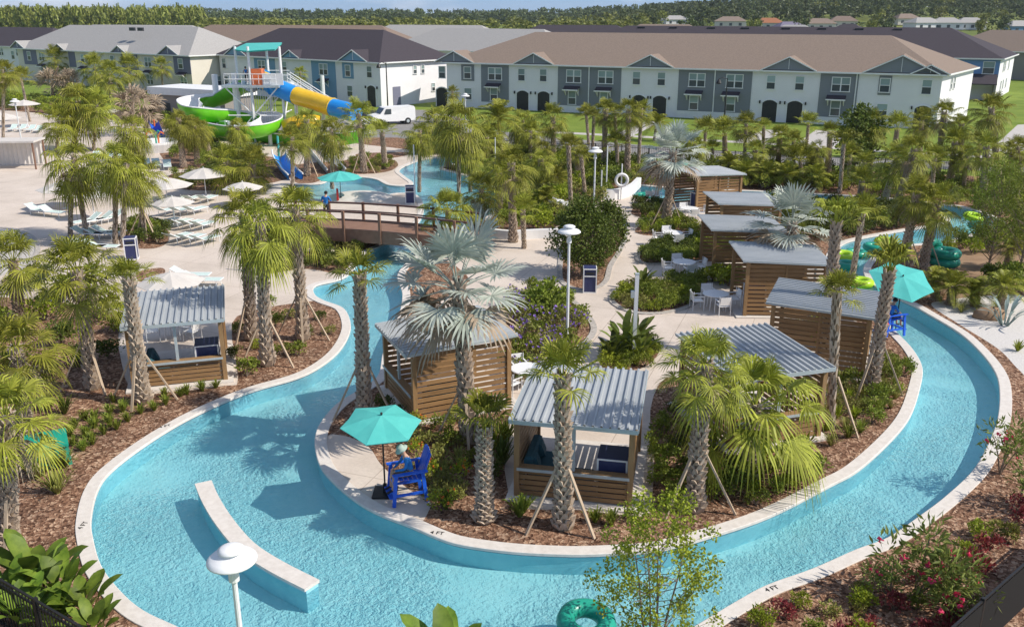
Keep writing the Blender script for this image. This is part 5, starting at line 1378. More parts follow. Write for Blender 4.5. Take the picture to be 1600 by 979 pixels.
def mir(d):
    o = {}
    for k, p in d.items():
        if k in ('hip','knee','ankle','toe','shoulder','elbow','wrist'): o[k+'L'] = p; o[k+'R'] = (p[0], -p[1], p[2])
        else: o[k] = p
    return o
def tall_chair(loc, rz, label):
    t = thing('lifeguard_chair', label, 'chair', loc, rz, 'tall blue lifeguard chairs'); m = M['bluechair']
    for x, y in ((.42,.34),(.42,-.34),(-.42,.34),(-.42,-.34)):
        k = MB(); k.beam((x*1.12,y*1.06,0),(x*.88,y,(.98 if x > 0 else .95)), .10, .05); k.build('leg', m, t)
    k = MB()
    for i in range(6): k.box(-.36+.13*i,-.25+.13*i,-.29,.29,.69+.012*i,.715+.012*i)
    k.build('seat', m, t)
    k = MB(); n = 6
    for i in range(n):
        y = (i-(n-1)/2)*.105; top = 1.52 - .5*y*y*9*.35; k.add([(-.36,y-.048,.68),(-.36,y+.048,.68),(-.62,y+.055,top),(-.62,y-.055,top),(-.385,y-.048,.68),(-.385,y+.048,.68),(-.645,y+.055,top),(-.645,y-.055,top)],[(0,1,2,3),(7,6,5,4),(0,4,5,1),(1,5,6,2),(2,6,7,3),(3,7,4,0)])
    k.build('backrest', m, t)
    for y in (-.38,.38): k = MB(); k.box(-.5,.48,y-.07,y+.07,.96,.985); k.build('armrest', m, t)
    k = MB(); k.box(.40,.58,-.36,.36,.26,.29); k.box(-.42,.42,.33,.36,.28,.36); k.box(-.42,.42,-.36,-.33,.28,.36); k.box(.40,.44,-.34,.34,.60,.68); k.build('footrest', m, t)
    return t
seat = mir({'pelvis':(-.12,0,.83),'waist':(-.10,0,1.0),'chest':(-.02,0,1.20),'neck':(.05,0,1.39),'head':(.10,0,1.50),'face':(1,0,-.25),'hip':(-.08,.10,.81),'knee':(.38,.13,.84),'ankle':(.44,.12,.40),'toe':(.62,.13,.33),
      'shoulder':(.0,.18,1.30),'elbow':(.10,.27,1.06),'wrist':(.33,.10,.97)})
c = G(637,778); rz = R(200)
tall_chair(c, rz, 'tall cobalt blue slatted chair under the turquoise parasol at the river')
human('person', 'seated person in blue long sleeves and sage bucket hat under turquoise parasol', seat, {'top':'blueshirt','sleeve':'blueshirt','cuff':'blueshirt','skin':'skin','leg':'khaki','shin':'skin','shoe':'darkcloth'}, c, rz, 'hat')
c = G(1389,522); rz = R(20)
tall_chair(c, rz, 'tall cobalt blue chair at the right bend under the tilted parasol')
human('person', 'seated person in dark shorts half hidden by the tilted turquoise parasol', seat, {'top':'blueshirt','sleeve':'blueshirt','cuff':'skin','skin':'skin','leg':'darkcloth','shin':'skin','shoe':'darkcloth'}, c, rz)
k = MB(); k.tube([(-.02,-.45,0),(0,0,.02),(-.02,.45,0)], .085, 10); o = k.build('rescue_float', M['red'], None, True); o.location = c + Vector((-.50,-.12,.62)); o.rotation_euler.z = rz; tag(o, 'red rescue float hanging behind the right blue lifeguard chair', 'rescue float', 'red rescue floats')
stand = mir({'pelvis':(0,0,.95),'waist':(.01,0,1.10),'chest':(.03,0,1.30),'neck':(.06,0,1.50),'head':(.10,0,1.61),'face':(1,0,-.3),'hip':(0,.10,.92),'knee':(.03,.12,.50),'ankle':(-.02,.12,.09),'toe':(.16,.14,.03),
      'shoulder':(.02,.19,1.42),'elbow':(.08,.30,1.16),'wrist':(.30,.16,1.10)})
A = Vector((-13.6,53.2,0)); B = Vector((-2.7,50.1,0)); dv = (B-A).normalized(); nv = Vector((-dv.y,dv.x,0))
best = min((abs(proj(A+dv*s*.05+nv*.62+Vector((0,0,1.1)))[0]-511), s*.05) for s in range(220))[1]
pz = 1.02+.18*math.sin(math.pi*(best+.6)/(11.33+1.2))
human('person', 'standing person in blue shirt seen from behind on the footbridge', stand, {'top':'blueshirt','sleeve':'blueshirt','cuff':'skin','skin':'skin','leg':'darkcloth','shin':'skin','shoe':'darkcloth'}, A+dv*best+nv*.62+Vector((0,0,pz)), math.atan2(nv.y,nv.x), scale=1.04)
a = at(386,128,98); human('person', 'person in dark blue standing under the teal roof on the slide tower', stand, {'top':'blueshirt','sleeve':'skin','cuff':'skin','skin':'skin','leg':'darkcloth','shin':'skin','shoe':'darkcloth'}, (a.x, 98, zp-.1), R(250))
k = MB(); k.tube([(0,0,.1),(0,0,.95)], [.09,.07], 10); o = k.build('rescue_float', M['red'], None, True); o.location = G(528,315); tag(o, 'red rescue float beside the turquoise parasol pole at the small pool', 'rescue float', 'red rescue floats')
# ------------------------------------------------------------------ planting
def rdir(r, up=0.0):
    while True:
        v = Vector((r.uniform(-1,1), r.uniform(-1,1), r.uniform(-1,1)))
        if .1 < v.length < 1: return (v.normalized() + Vector((0,0,up))).normalized()
def leafq(mb, p, d, L, w, mi=0, r=rng):
    """one folded pointed leaf"""
    d = d.normalized(); s = d.cross(rdir(r)).normalized(); n = s.cross(d)
    m_ = p + d*L*.45
    mb.add([p, m_ + s*w + n*w*.35, p + d*L, m_ - s*w + n*w*.35], [(0,1,2),(0,2,3)], mi)
def shrub_mesh(name, mat_, seed, n=420, rx=.5, h=.7, leaf=.11, clumps=9, wd=.3, flower=None, fl_n=0, stems=5):
    r = random.Random(seed); mb = MB(); mats = [M[mat_], M['bark']] + ([M[flower]] if flower else [])
    cs = []
    for i in range(clumps):
        a = r.uniform(0,6.283); q = rx*math.sqrt(r.random())*.75; z = h*(.35+.5*r.random()*(1-.5*(q/rx)**2)); cs.append((Vector((q*math.cos(a),q*math.sin(a),z)), rx*r.uniform(.28,.5)))
    for i in range(stems): c, _ = cs[i % clumps]; mb.tube([Vector((0,0,0)), Vector((c.x*.4,c.y*.4,c.z*.5)), c], [.02,.014,.006], 4, 1, cap=False)
    for i in range(n):
        c, cr = cs[r.randrange(clumps)]; d = rdir(r, .25); p = c + d*cr*r.uniform(.45,1.05); p.z = max(.02, p.z)
        leafq(mb, p, (d*.8 + rdir(r)*.7 + Vector((0,0,.2))), leaf*r.uniform(.7,1.25), leaf*wd, 0, r)
    for i in range(fl_n):
        c, cr = cs[r.randrange(clumps)]; d = rdir(r, .9); p = c + d*cr*1.08
        for k in range(5): leafq(mb, p, rdir(r,.3), min(leaf,.11)*.6, min(leaf,.11)*.32, 2, r)
    return mb.mesh(name, mats)
def tuft_mesh(name, mat_, seed, n=60, L=.55, w=.018, spread=.9):
    r = random.Random(seed); mb = MB()
    for i in range(n):
        a = r.uniform(0,6.283); t = r.random()*spread; d = Vector((math.cos(a)*t, math.sin(a)*t, 1)).normalized(); l = L*r.uniform(.6,1.1); s = d.cross(Vector((0,0,1))); s = s.normalized() if s.length > .05 else Vector((1,0,0)); b = Vector((math.cos(a),math.sin(a),0))*.05*r.random()
        p1 = b + d*l*.55; p2 = b + d*l*.85 + Vector((0,0,-.06*l)); p3 = b + d*l + Vector((d.x*.12*l,d.y*.12*l,-.22*l))
        mb.add([b-s*w, b+s*w, p1+s*w, p1-s*w, p2+s*w*.7, p2-s*w*.7, p3],[(0,1,2,3),(3,2,4,5),(5,4,6)])
    return mb.mesh(name, [M[mat_]])
def paddle_mesh(name, mat_, seed, n=14, L=1.6, w=.26, spread=.7):
    """broad leaved clump: stalk and paddle blade with a raised midrib"""
    r = random.Random(seed); mb = MB()
    for i in range(n):
        a = i*2.4 + r.uniform(-.3,.3); t = spread*(.15+.85*i/n); d = Vector((math.cos(a)*t, math.sin(a)*t, 1)).normalized(); l = L*r.uniform(.7,1.1); b = Vector((math.cos(a),math.sin(a),0))*.12
        out = Vector((math.cos(a),math.sin(a),0)); st = l*.5; q = b + d*st; mb.tube([b, q], [.022,.016], 5, 0, cap=False)
        s = Vector((-math.sin(a),math.cos(a),0)); m_ = 7; vs = []; pts = []
        for j in range(m_+1):
            u = j/m_; c = q + d*l*.62*u + out*(.30*l*u*u) + Vector((0,0,-.22*l*u*u*t)); ww = w*math.sin(math.pi*min(.98,(u*.90+.06)))**.65*r.uniform(.9,1.05) if j < m_ else .005
            lift = Vector((0,0,.3*ww)); vs += [c - s*ww + lift, c, c + s*ww + lift]
        mb.add(vs, [(3*j+k,3*j+k+1,3*j+k+4,3*j+k+3) for j in range(m_) for k in range(2)])
    return mb.mesh(name, [M[mat_]], True)
SH = {
 'mid': [shrub_mesh('shrub','leaf_mid',s) for s in (1,2,3)], 'dark': [shrub_mesh('shrub','leaf_dark',s,n=520,clumps=11) for s in (4,5,6)], 'lime': [shrub_mesh('shrub','leaf_lime',s,leaf=.10,n=520) for s in (7,8)],
 'olive': [shrub_mesh('shrub','leaf_olive',s,n=300,h=.5) for s in (9,10)], 'red': [shrub_mesh('shrub','leaf_red',s,n=260,leaf=.17,wd=.22) for s in (11,12)],
 'violet': [shrub_mesh('flowering_shrub','leaf_olive',s,n=260,flower='violet_petal' if 0 else 'flower_violet',fl_n=16,h=.8) for s in (13,14)],
 'pink': [shrub_mesh('oleander','leaf_olea',s,n=430,leaf=.15,wd=.13,flower='flower_pink',fl_n=9,h=1.15,clumps=10,rx=.6) for s in (15,16)],
 'orange': [shrub_mesh('flowering_shrub','leaf_lime',s,n=240,flower='flower_orange',fl_n=10) for s in (17,)],
 'croton': [shrub_mesh('shrub','leaf_olive',18,n=220,leaf=.2,wd=.25)],
 'tuft': [tuft_mesh('grass_tuft','leaf_mid',s) for s in (1,2)], 'tuftdark': [tuft_mesh('grass_tuft','leaf_dark',s,80,.8,.02,.7) for s in (3,4)], 'tuftlime': [tuft_mesh('grass_tuft','leaf_lime',s,70,.7,.02,.8) for s in (5,)], 'tuftolive': [tuft_mesh('grass_tuft','leaf_olive',s,70,.6,.015,1.0) for s in (6,)],
 'paddle': [paddle_mesh('broad_leaf_plant','leaf_broad',s) for s in (1,2)], 'paradise': [paddle_mesh('broad_leaf_plant','leaf_dark',3,12,1.7,.20,.75)],
 'agave': [paddle_mesh('agave','leaf_agave',5,18,.95,.05,1.0)],
}
HGT = {'mid':.9,'dark':1.0,'lime':.95,'olive':.62,'red':.9,'violet':1.0,'pink':1.4,'orange':.9,'croton':.9,'tuft':.55,'tuftdark':.8,'tuftlime':.7,'tuftolive':.6,'paddle':1.7,'paradise':1.7,'agave':.95}
CAT = {'tuft':'grass','tuftdark':'grass','tuftlime':'grass','tuftolive':'grass','paddle':'plant','paradise':'plant','agave':'plant'}
pn = 0
def plant(kind, u, v, s, label, group, squash=1.0, p=None):
    global pn; pn += 1; me = SH[kind][pn % len(SH[kind])]; r = random.Random(pn)
    nm = 'grass_tuft' if kind.startswith('tuft') else ('flowering_shrub' if kind in ('violet','orange') else 'oleander_shrub' if kind == 'pink' else 'broad_leaf_plant' if kind in ('paddle','paradise') else 'agave_plant' if kind == 'agave' else 'shrub')
    o = obj(nm, me); o.location = p if p is not None else G(u, v); k = s*r.uniform(.88,1.12); o.scale = (k,k,k*squash*r.uniform(.9,1.1)); o.rotation_euler = (0,0,r.uniform(0,6.28))
    return tag(o, label, CAT.get(kind,'shrub'), group)
def inpoly(x, y, pl):
    c = False; n = len(pl)
    for i in range(n):
        a, b = pl[i], pl[i-1]
        if (a.y > y) != (b.y > y) and x < (b.x-a.x)*(y-a.y)/(b.y-a.y)+a.x: c = not c
    return c
WATER = [Vector((q.x,q.y)) for nm, pl in lay if nm == 'water' for q in pl]
WPL = [pl for nm, pl in lay if nm == 'water']
def nearwater(x, y, m):
    for pl in WPL:
        if inpoly(x,y,pl): return True
        for i in range(0,len(pl),1):
            if abs(pl[i].x-x) < m and abs(pl[i].y-y) < m and (pl[i].x-x)**2+(pl[i].y-y)**2 < m*m: return True
    return False
def incab(x, y):
    for t in CAB:
        l = Matrix.Rotation(-t.rotation_euler.z,4,'Z') @ (Vector((x,y,0))-t.location)
        if -CW/2-.3 < l.x < CW/2+.3 and -.4 < l.y < CD+.4: return True
    return False
def merged(name, items, label):
    """growth that reads as one mass: shrub meshes joined into one object"""
    V = []; Fc = []; Mi = []; o = 0; mats = []
    for me, p, k, kz, a in items:
        n = len(me.vertices); c = np.empty(n*3); me.vertices.foreach_get('co', c); c = c.reshape(-1,3); ca, sa = math.cos(a), math.sin(a)
        V.append(np.stack([(c[:,0]*ca-c[:,1]*sa)*k+p.x, (c[:,0]*sa+c[:,1]*ca)*k+p.y, c[:,2]*kz+p.z],1))
        for m_ in me.materials:
            if m_ not in mats: mats.append(m_)
        ix = [mats.index(m_) for m_ in me.materials]
        for f in me.polygons: Fc.append([i+o for i in f.vertices]); Mi.append(ix[f.material_index])
        o += n
    me = bpy.data.meshes.new(name); me.from_pydata(np.concatenate(V).tolist(), [], Fc)
    for m_ in mats: me.materials.append(m_)
    me.polygons.foreach_set('material_index', Mi); me.update(); ob = obj(name, me); tag(ob, label, 'planting'); return stuff(ob)
def mass(kinds, uv, n, s0, s1, name, label, seed=1, gap=.5):
    r = random.Random(seed); pl = P(*uv); x0,x1 = min(p.x for p in pl),max(p.x for p in pl); y0,y1 = min(p.y for p in pl),max(p.y for p in pl); done = []; tries = 0; it = []
    while len(done) < n and tries < n*60:
        tries += 1; x, y = r.uniform(x0,x1), r.uniform(y0,y1)
        if not inpoly(x,y,pl) or nearwater(x,y,.55) or incab(x,y): continue
        if any((x-a)**2+(y-b)**2 < gap*gap for a,b in done): continue
        done.append((x,y)); ms = SH[kinds[r.randrange(len(kinds))]]; k = r.uniform(s0,s1); it.append((ms[r.randrange(len(ms))], Vector((x,y,0)), k, k*r.uniform(.85,1.15), r.uniform(0,6.28)))
    merged(name, it, label)
def scatter(kinds, uv, n, s0, s1, label, group, seed=1, gap=.5, squash=1.0):
    """n plants of mixed kinds spread through a bed; gap keeps them apart"""
    r = random.Random(seed); pl = P(*uv); x0,x1 = min(p.x for p in pl),max(p.x for p in pl); y0,y1 = min(p.y for p in pl),max(p.y for p in pl); done = []; tries = 0
    while len(done) < n and tries < n*60:
        tries += 1; x, y = r.uniform(x0,x1), r.uniform(y0,y1)
        if not inpoly(x,y,pl) or nearwater(x,y,.55) or incab(x,y): continue
        if any((x-a)**2+(y-b)**2 < gap*gap for a,b in done): continue
        done.append((x,y)); k = kinds[r.randrange(len(kinds))]; plant(k,0,0,r.uniform(s0,s1),label if isinstance(label,str) else label[k],group,squash,Vector((x,y,0)))
# left bed: low clumps in rows
for (x,y) in [(710,530),(770,590),(1030,495),(1130,490),(1170,480),(1265,460),(1350,440),(1035,545),(880,600),(965,580),(800,650),(690,600),(730,700),(680,650),(590,640),(530,640),(470,690),(650,730),(540,745),(440,740),(460,800),(520,830),(580,790),(590,690),(690,680)]:
    plant('tuft', x/4, 490+y/4+6, .85, 'small green clump in the mulch between the left river bank and the left cabana', 'small clumps in the left bed')
plant('tuftdark',101,646,1.0,'rounded grass tuft alone in the mulch left of the small clumps','grass tufts in the mulch')
for (u,v,k,s,w) in [(386,588,'mid',.95,'lowest, at the water'),(441,553,'mid',.8,'under the right stout palm'),(466,556,'mid',.85,'nearest the mulch edge'),(430,510,'dark',.9,'between the stout palms'),(372,520,'mid',.9,'touching the left cabana'),(500,500,'dark',.7,'under the brace by the kerb'),(366,560,'dark',.7,'beside the cabana post'),(455,498,'olive',.9,'behind the right stout palm'),(400,545,'lime',.6,'in front of the left stout palm'),(516,522,'olive',.7,'at the kerb corner'),(480,525,'dark',.7,'next to the prop'),(420,480,'mid',.8,'at the deck side')]:
    plant(k,u,v,s,'green shrub right of the left cabana, ' + w,'shrubs right of the left cabana')
big = [(110,470,'mid',2.0),(75,500,'lime',1.8),(165,500,'lime',1.9),(150,455,'mid',2.0),(60,450,'dark',1.8),(185,520,'lime',1.4),(95,540,'dark',1.5),(60,590,'olive',1.4),(20,590,'mid',1.5),(170,560,'dark',1.2),(120,570,'dark',1.2),(-10,520,'mid',1.8),(75,640,'tuftolive',1.6),(60,745,'tuftolive',1.8),(90,770,'tuftolive',1.4),(100,730,'tuftolive',1.3)]
for i,(u,v,k,s) in enumerate(big): plant(k,u,v,s,('bushy shrub' if not k.startswith('tuft') else 'pale grass tuft')+' in the planting left of the left cabana','shrubs left of the left cabana')
for i in range(7): plant('paddle',[20,60,100,135,45,85,150][i],[955,930,945,965,985,990,1000][i],[.68,.75,.78,.6,.65,.6,.5][i],'broad glossy leaved plant inside the black fence at lower left','broad leaved plants at lower left')
b = G(703,1068); plant('paddle',0,0,.78,'broad leaves poking up from the bottom edge at centre','broad leaved plants at the bottom edge',p=b)
# island beds
scatter(['olive','olive','tuftolive','orange'],[(640,680),(720,700),(730,770),(690,800),(675,770),(650,730)],34,.55,.95,{'olive':'yellowish low shrub behind the seated lifeguard','tuftolive':'yellowish grass tuft behind the seated lifeguard','orange':'low shrub with orange blooms behind the seated lifeguard'},'low plants behind the lifeguard',3,.45)
for (u,v,k,s,w) in [(690,672,'mid',.9,'at the slatted cabana corner'),(705,695,'mid',.8,'left of the silver palm props'),(770,700,'tuftlime',1.3,'right of the short palm'),(790,690,'tuftlime',1.5,'at the front cabana post'),(785,725,'tuftdark',1.3,'behind the short palm'),(770,745,'dark',.9,'beside the short palm'),(655,668,'orange',.8,'under the dark cabana rail'),(600,640,'dark',.8,'below the dark cabana window'),(625,650,'tuftdark',.8,'under the dark cabana'),(740,720,'mid',.7,'at the silver palm foot'),(697,795,'tuftdark',.95,'near the lifeguard pad'),(812,806,'tuft',1.2,'left of the front palm'),(820,795,'tuft',1.0,'against the front cabana'),(930,815,'tuft',.9,'right of the front palm'),(955,820,'tuft',1.0,'under the front cabana corner'),(985,812,'mid',.5,'at the slab corner'),(720,655,'lime',.8,'against the slats')]:
    plant(k,u,v,s,'island plant ' + w,'plants round the front cabanas')
scatter(['dark','mid','tuftdark','mid','lime'],[(1025,650),(1100,610),(1150,640),(1150,790),(1030,800),(1018,720)],24,.6,1.05,'green undergrowth right of the front cabana','undergrowth right of the front cabana',5,.5)
scatter(['mid','lime','tuftlime'],[(1150,700),(1260,690),(1270,745),(1180,790)],18,.6,1.0,'bright green low plant under the drooping fan palm','plants under the drooping fan palm',6,.5)
scatter(['tuft','tuftlime','tuftolive','olive','mid'],[(1305,560),(1390,560),(1415,580),(1400,630),(1340,680),(1290,700),(1280,660)],46,.6,1.1,'low tuft in the mulch of the right island tip','tufts on the right island tip',7,.45)
scatter(['lime'],[(1225,520),(1290,520),(1300,560),(1250,570)],7,.9,1.4,'yellow green shrub between the two right cabanas','yellow green shrubs',8,.6)
# promenade beds
scatter(['violet','violet','olive','mid'],beds['violet'],36,.8,1.3,{'violet':'violet flowering shrub in the lamp bed','olive':'dull green shrub in the lamp bed','mid':'green shrub in the lamp bed'},'shrubs of the violet bed',9,.55)
for u,v in [(838,490),(860,480),(850,505),(875,490)]: plant('mid',u,v,1.6,'tall green feathery shrub in the middle of the lamp bed','green shrubs of the violet bed')
mass(['lime','mid','lime'],beds['paradise'],34,.5,.8,'ground_cover','yellow green ground cover round the white square pole',10,.3)
for u,v,s in [(972,556,.95),(990,545,1.1),(1000,560,.8),(955,565,.75)]: plant('paradise',u,v,s*.78,'dark broad leaved plant beside the white square pole','bird of paradise plants')
mass(['lime','mid','olive','mid'],beds['hedge'],60,.6,1.0,'ground_cover','clipped ground cover in the bed left of the nearest table',11,.4)
plant('paradise',1003,452,.6,'small broad leaved plant in the bed left of the nearest table','bird of paradise plants')
mass(['dark','mid','dark'],beds['strip'],44,.7,1.0,'ground_cover','dark ground cover in the bed between two round tables',12,.45)
scatter(['lime'],[(1108,390),(1150,385),(1155,440),(1125,452),(1105,430)],11,1.1,1.6,'tall yellow green shrub against the second far cabana','yellow green shrubs',13,.6)
scatter(['lime'],[(1085,372),(1108,355),(1110,400),(1090,398)],6,.9,1.3,'yellow green shrub beside the third round table','yellow green shrubs',14,.6)
scatter(['lime','mid'],beds['lime'],26,.7,1.0,'bright green low shrub at the foot of the far silver palm','ground shrubs of the far beds',15,.5)
scatter(['dark','tuftdark'],beds['pool'],18,.7,1.1,'dark low shrub in the bed by the far little pool','ground shrubs of the far beds',16,.5)
scatter(['olive','dark'],beds['tree'],22,.5,.8,'low dull shrub under the dark leafy tree','ground shrubs of the tree bed',17,.6)
# deck beds
scatter(['dark','mid'],beds['west'],16,.8,1.3,'dark shrub in the round bed with the propped palm','shrubs in the round deck bed',18,.6)
scatter(['dark','mid','olive'],beds['west2'],22,.8,1.4,'dark shrub in the bed behind the white parasols','shrubs behind the white parasols',19,.7)
mass(['olive','tuftolive','mid','dark'],beds['bridgefoot'],50,.7,1.2,'ground_cover','olive ground cover in the bed below the footbridge',20,.6)
scatter(['olive','mid'],beds['north'],26,.7,1.1,'low shrub in the red mulch bed beyond the small pool','shrubs beyond the small pool',21,.7)
mass(['dark','mid'],[(250,225),(330,225),(390,240),(415,250),(420,272),(400,285),(330,262),(270,262)],38,1.0,1.7,'shrubbery','dark shrubbery under the palms before the green slide',22,.9)
# wide background planting
mass(['mid','lime','dark','olive'],[(690,268),(760,258),(1000,262),(1060,285),(960,300),(940,312),(890,330),(880,358),(770,362),(790,320),(770,295)],150,1.0,1.9,'thicket','dense mixed green thicket between the footbridge and the far cabanas',23,1.0)
mass(['mid','dark','lime'],[(640,228),(700,232),(760,240),(1000,256),(1000,264),(760,258),(700,240),(640,234)],60,1.3,2.0,'hedge','mixed hedge along the road fence at centre',24,1.2)
mass(['mid','lime','mid'],[(1060,262),(1330,274),(1330,300),(1200,296),(1070,290)],95,1.0,1.8,'hedge','bright green hedge behind the far cabanas',25,1.0)
mass(['dark','dark','mid'],[(1190,320),(1370,328),(1470,338),(1440,352),(1390,358),(1330,370),(1300,380),(1180,360)],80,1.0,1.7,'bank_shrubbery','dark shrubbery on the bank of the right channel',26,.9)
mass(['mid','lime','dark'],[(1330,278),(1640,296),(1640,330),(1560,335),(1480,318),(1370,306)],90,1.0,1.7,'hedge','mixed hedge along the road fence at right',27,1.2)
scatter(['dark','mid','lime'],[(1440,400),(1500,395),(1640,405),(1640,380),(1600,360),(1560,365),(1500,380)],26,.9,1.5,'shrub on the dirt behind the dark green tube stack','shrubs on the dirt',28,1.0)
scatter(['dark','mid'],[(1540,440),(1640,440),(1640,465),(1560,462)],10,1.2,1.7,'dark shrub behind the white gravel at the right edge','shrubs behind the gravel',29,.9)
mass(['mid','lime','dark'],[(0,152),(260,182),(420,217),(410,228),(260,202),(0,172)],70,1.4,2.2,'hedge','tall hedge behind the upper deck at left',30,1.5)
for u,v,s in [(1570,508,1.3)]: plant('agave',u,v,s,'large grey blue agave on the white gravel','agaves')
for u,v,s in [(1590,548,.9),(1528,494,.7),(1502,488,.8)]: plant('tuftolive' if u!=1590 else 'tuftlime',u,v,s,'grass tuft on the white gravel','grass tufts on the gravel')
r = random.Random(3); k = MB(); k.lathe([(1,-.2),(1.0,.2),(.85,.6),(.5,.85),(0,.95)],9); k.v = [(x*r.uniform(.85,1.1),y*r.uniform(.85,1.1),z*r.uniform(.9,1.1)) for x,y,z in k.v]; o = k.build('boulder', M['dirt'], None, True); o.location = G(1545,496); o.scale = (.75,.5,.5); tag(o,'brown boulder on the white gravel','boulder')
# lower right bed
for (u,v,s,w) in [(1430,930,1.9,'largest, at the bottom right kerb'),(1480,950,1.3,'right of the largest one near the fence'),(1390,935,1.1,'left of the largest one'),(1562,740,1.3,'reaching over the right kerb'),(1592,790,1.4,'at the right edge below the bend'),(1500,985,1.2,'lowest one by the mesh fence')]:
    plant('pink',u,v,s,'oleander with pink blooms, ' + w,'pink oleanders')
scatter(['red','red','croton'],[(1540,850),(1600,790),(1640,800),(1600,850),(1530,905),(1500,900)],13,.6,.95,{'red':'dark red leaved shrub along the mesh fence','croton':'bronze leaved shrub along the mesh fence'},'red leaved shrubs by the mesh fence',31,.6)
scatter(['olive','lime','red','mid'],[(1200,960),(1330,930),(1420,900),(1500,960),(1440,1000),(1150,1010)],20,.45,.8,'small mixed shrub in the mulch at the lower right','small shrubs at the lower right',32,.6)
for (u,v,s) in [(1344,945,.8),(1532,838,.7),(1505,870,.6),(1340,1000,.8)]: plant('lime',u,v,s,'yellow green shrub standing alone in the lower right mulch','yellow green shrubs at lower right')

leaf('leaf_tree', (.075,.12,.018), (.16,.205,.035))
# trees with limbs
def tree_obj(label, base, H, rx, mat_, seed, n=4200, leaf=.14, trunks=1, clumps=46, hollow=.25, group='leafy trees', wd=.32, low=.3, cat='tree', name='leafy_tree', cr=.30, tr=.07):
    r = random.Random(seed); t = thing(name, label, cat, base, 0, group); wood = MB(); lf = MB(); cs = []
    for i in range(clumps):
        a = i*2.39996 + r.uniform(-.4,.4); z = H*(low + (1-low)*((i+.5)/clumps)); f = (z/H-low)/(1-low); rad = rx*math.sin(math.pi*min(.97,max(.10,.18+.74*f)))*r.uniform(.35,1.0); cs.append(Vector((rad*math.cos(a),rad*math.sin(a),z*r.uniform(.94,1.04))))
    roots = [Vector((r.uniform(-.15,.15)*(trunks>1),r.uniform(-.15,.15)*(trunks>1),0)) for _ in range(trunks)]
    tops = []
    for q in roots:
        top = Vector((q.x*4+r.uniform(-.1,.1)*rx, q.y*4+r.uniform(-.1,.1)*rx, H*.72)); tops.append((q,top)); wood.tube([q, q.lerp(top,.33)+Vector((r.uniform(-.05,.05),r.uniform(-.05,.05),0)), q.lerp(top,.66), top], [tr,tr*.75,tr*.5,tr*.25], 7)
    for c in cs:
        q, top = tops[r.randrange(trunks)]; f = max(.12,min(.95,(c.z-H*.22)/(H*.72))); s = q.lerp(top,f); mid = s.lerp(c,.5)+Vector((0,0,-.04*H)); wood.tube([s,mid,c],[tr*.35,tr*.22,tr*.08],5,cap=False)
    for i in range(n):
        c = cs[i % clumps]; d = rdir(r,.15); p = c + d*rx*cr*(r.random()**.6); leafq(lf, p, d*.6+rdir(r)*.8+Vector((0,0,.1)), leaf*r.uniform(.7,1.3), leaf*wd, 0, r)
    wood.build('trunk', M['bark'], t); lf.build('crown', M[mat_], t); return t
b = G(908,430); tree_obj('dense dark leafy tree in the middle promenade bed behind the bin', b, 3.75, 1.65, 'leaf_tree', 1, 7600, .15, 3, 60, cr=.34, low=.22)
b = G(945,400); tree_obj('dark leafy tree behind the bin, joined to the denser one', b, 3.0, 1.2, 'leaf_tree', 2, 3800, .16, 2, 36, cr=.36, low=.2)
b = G(1022,1030); top = at(1020,778,b.y); tree_obj('sparse bright green tree standing in front at the bottom edge', b, top.z, 1.45, 'leaf_lime', 3, 5200, .075, 5, 74, cr=.17, low=.22, tr=.03, wd=.38)
b = G(1335,278); tree_obj('dark broadleaf tree among the far road palms', b, 5.6, 2.0, 'leaf_dark', 4, 2600, .3, 1, 36, cr=.36)
b = G(1543,424); tree_obj('airy light green tree at the right edge by the far bend', b, 5.6, 1.7, 'leaf_mid', 5, 4200, .20, 1, 60, cr=.22, low=.3, wd=.12)
b = G(1590,440); tree_obj('second airy tree half out of view at the right edge', b, 6.0, 1.9, 'leaf_mid', 6, 3200, .20, 1, 44, cr=.24, low=.35, wd=.14)
# green utility box and odds
p = G(78,722); t = thing('utility_box','dark green tapered box with sloping lid in the mulch at far left','box',p,.5); k = MB(); k.add([(-.6,-.45,0),(.6,-.45,0),(.6,.45,0),(-.6,.45,0),(-.5,-.38,.62),(.5,-.38,.62),(.5,.38,.75),(-.5,.38,.75)],[(0,3,2,1),(4,5,6,7),(0,1,5,4),(1,2,6,5),(2,3,7,6),(3,0,4,7)]); k.build('body', M['greentube'], t); k = MB(); k.add([(-.58,-.46,.625),(.58,-.46,.625),(.58,.46,.76),(-.58,.46,.76),(-.58,-.46,.70),(.58,-.46,.70),(.58,.46,.84),(-.58,.46,.84)],[(0,3,2,1),(4,5,6,7),(0,1,5,4),(1,2,6,5),(2,3,7,6),(3,0,4,7)]); k.build('lid', M['greentube'], t)
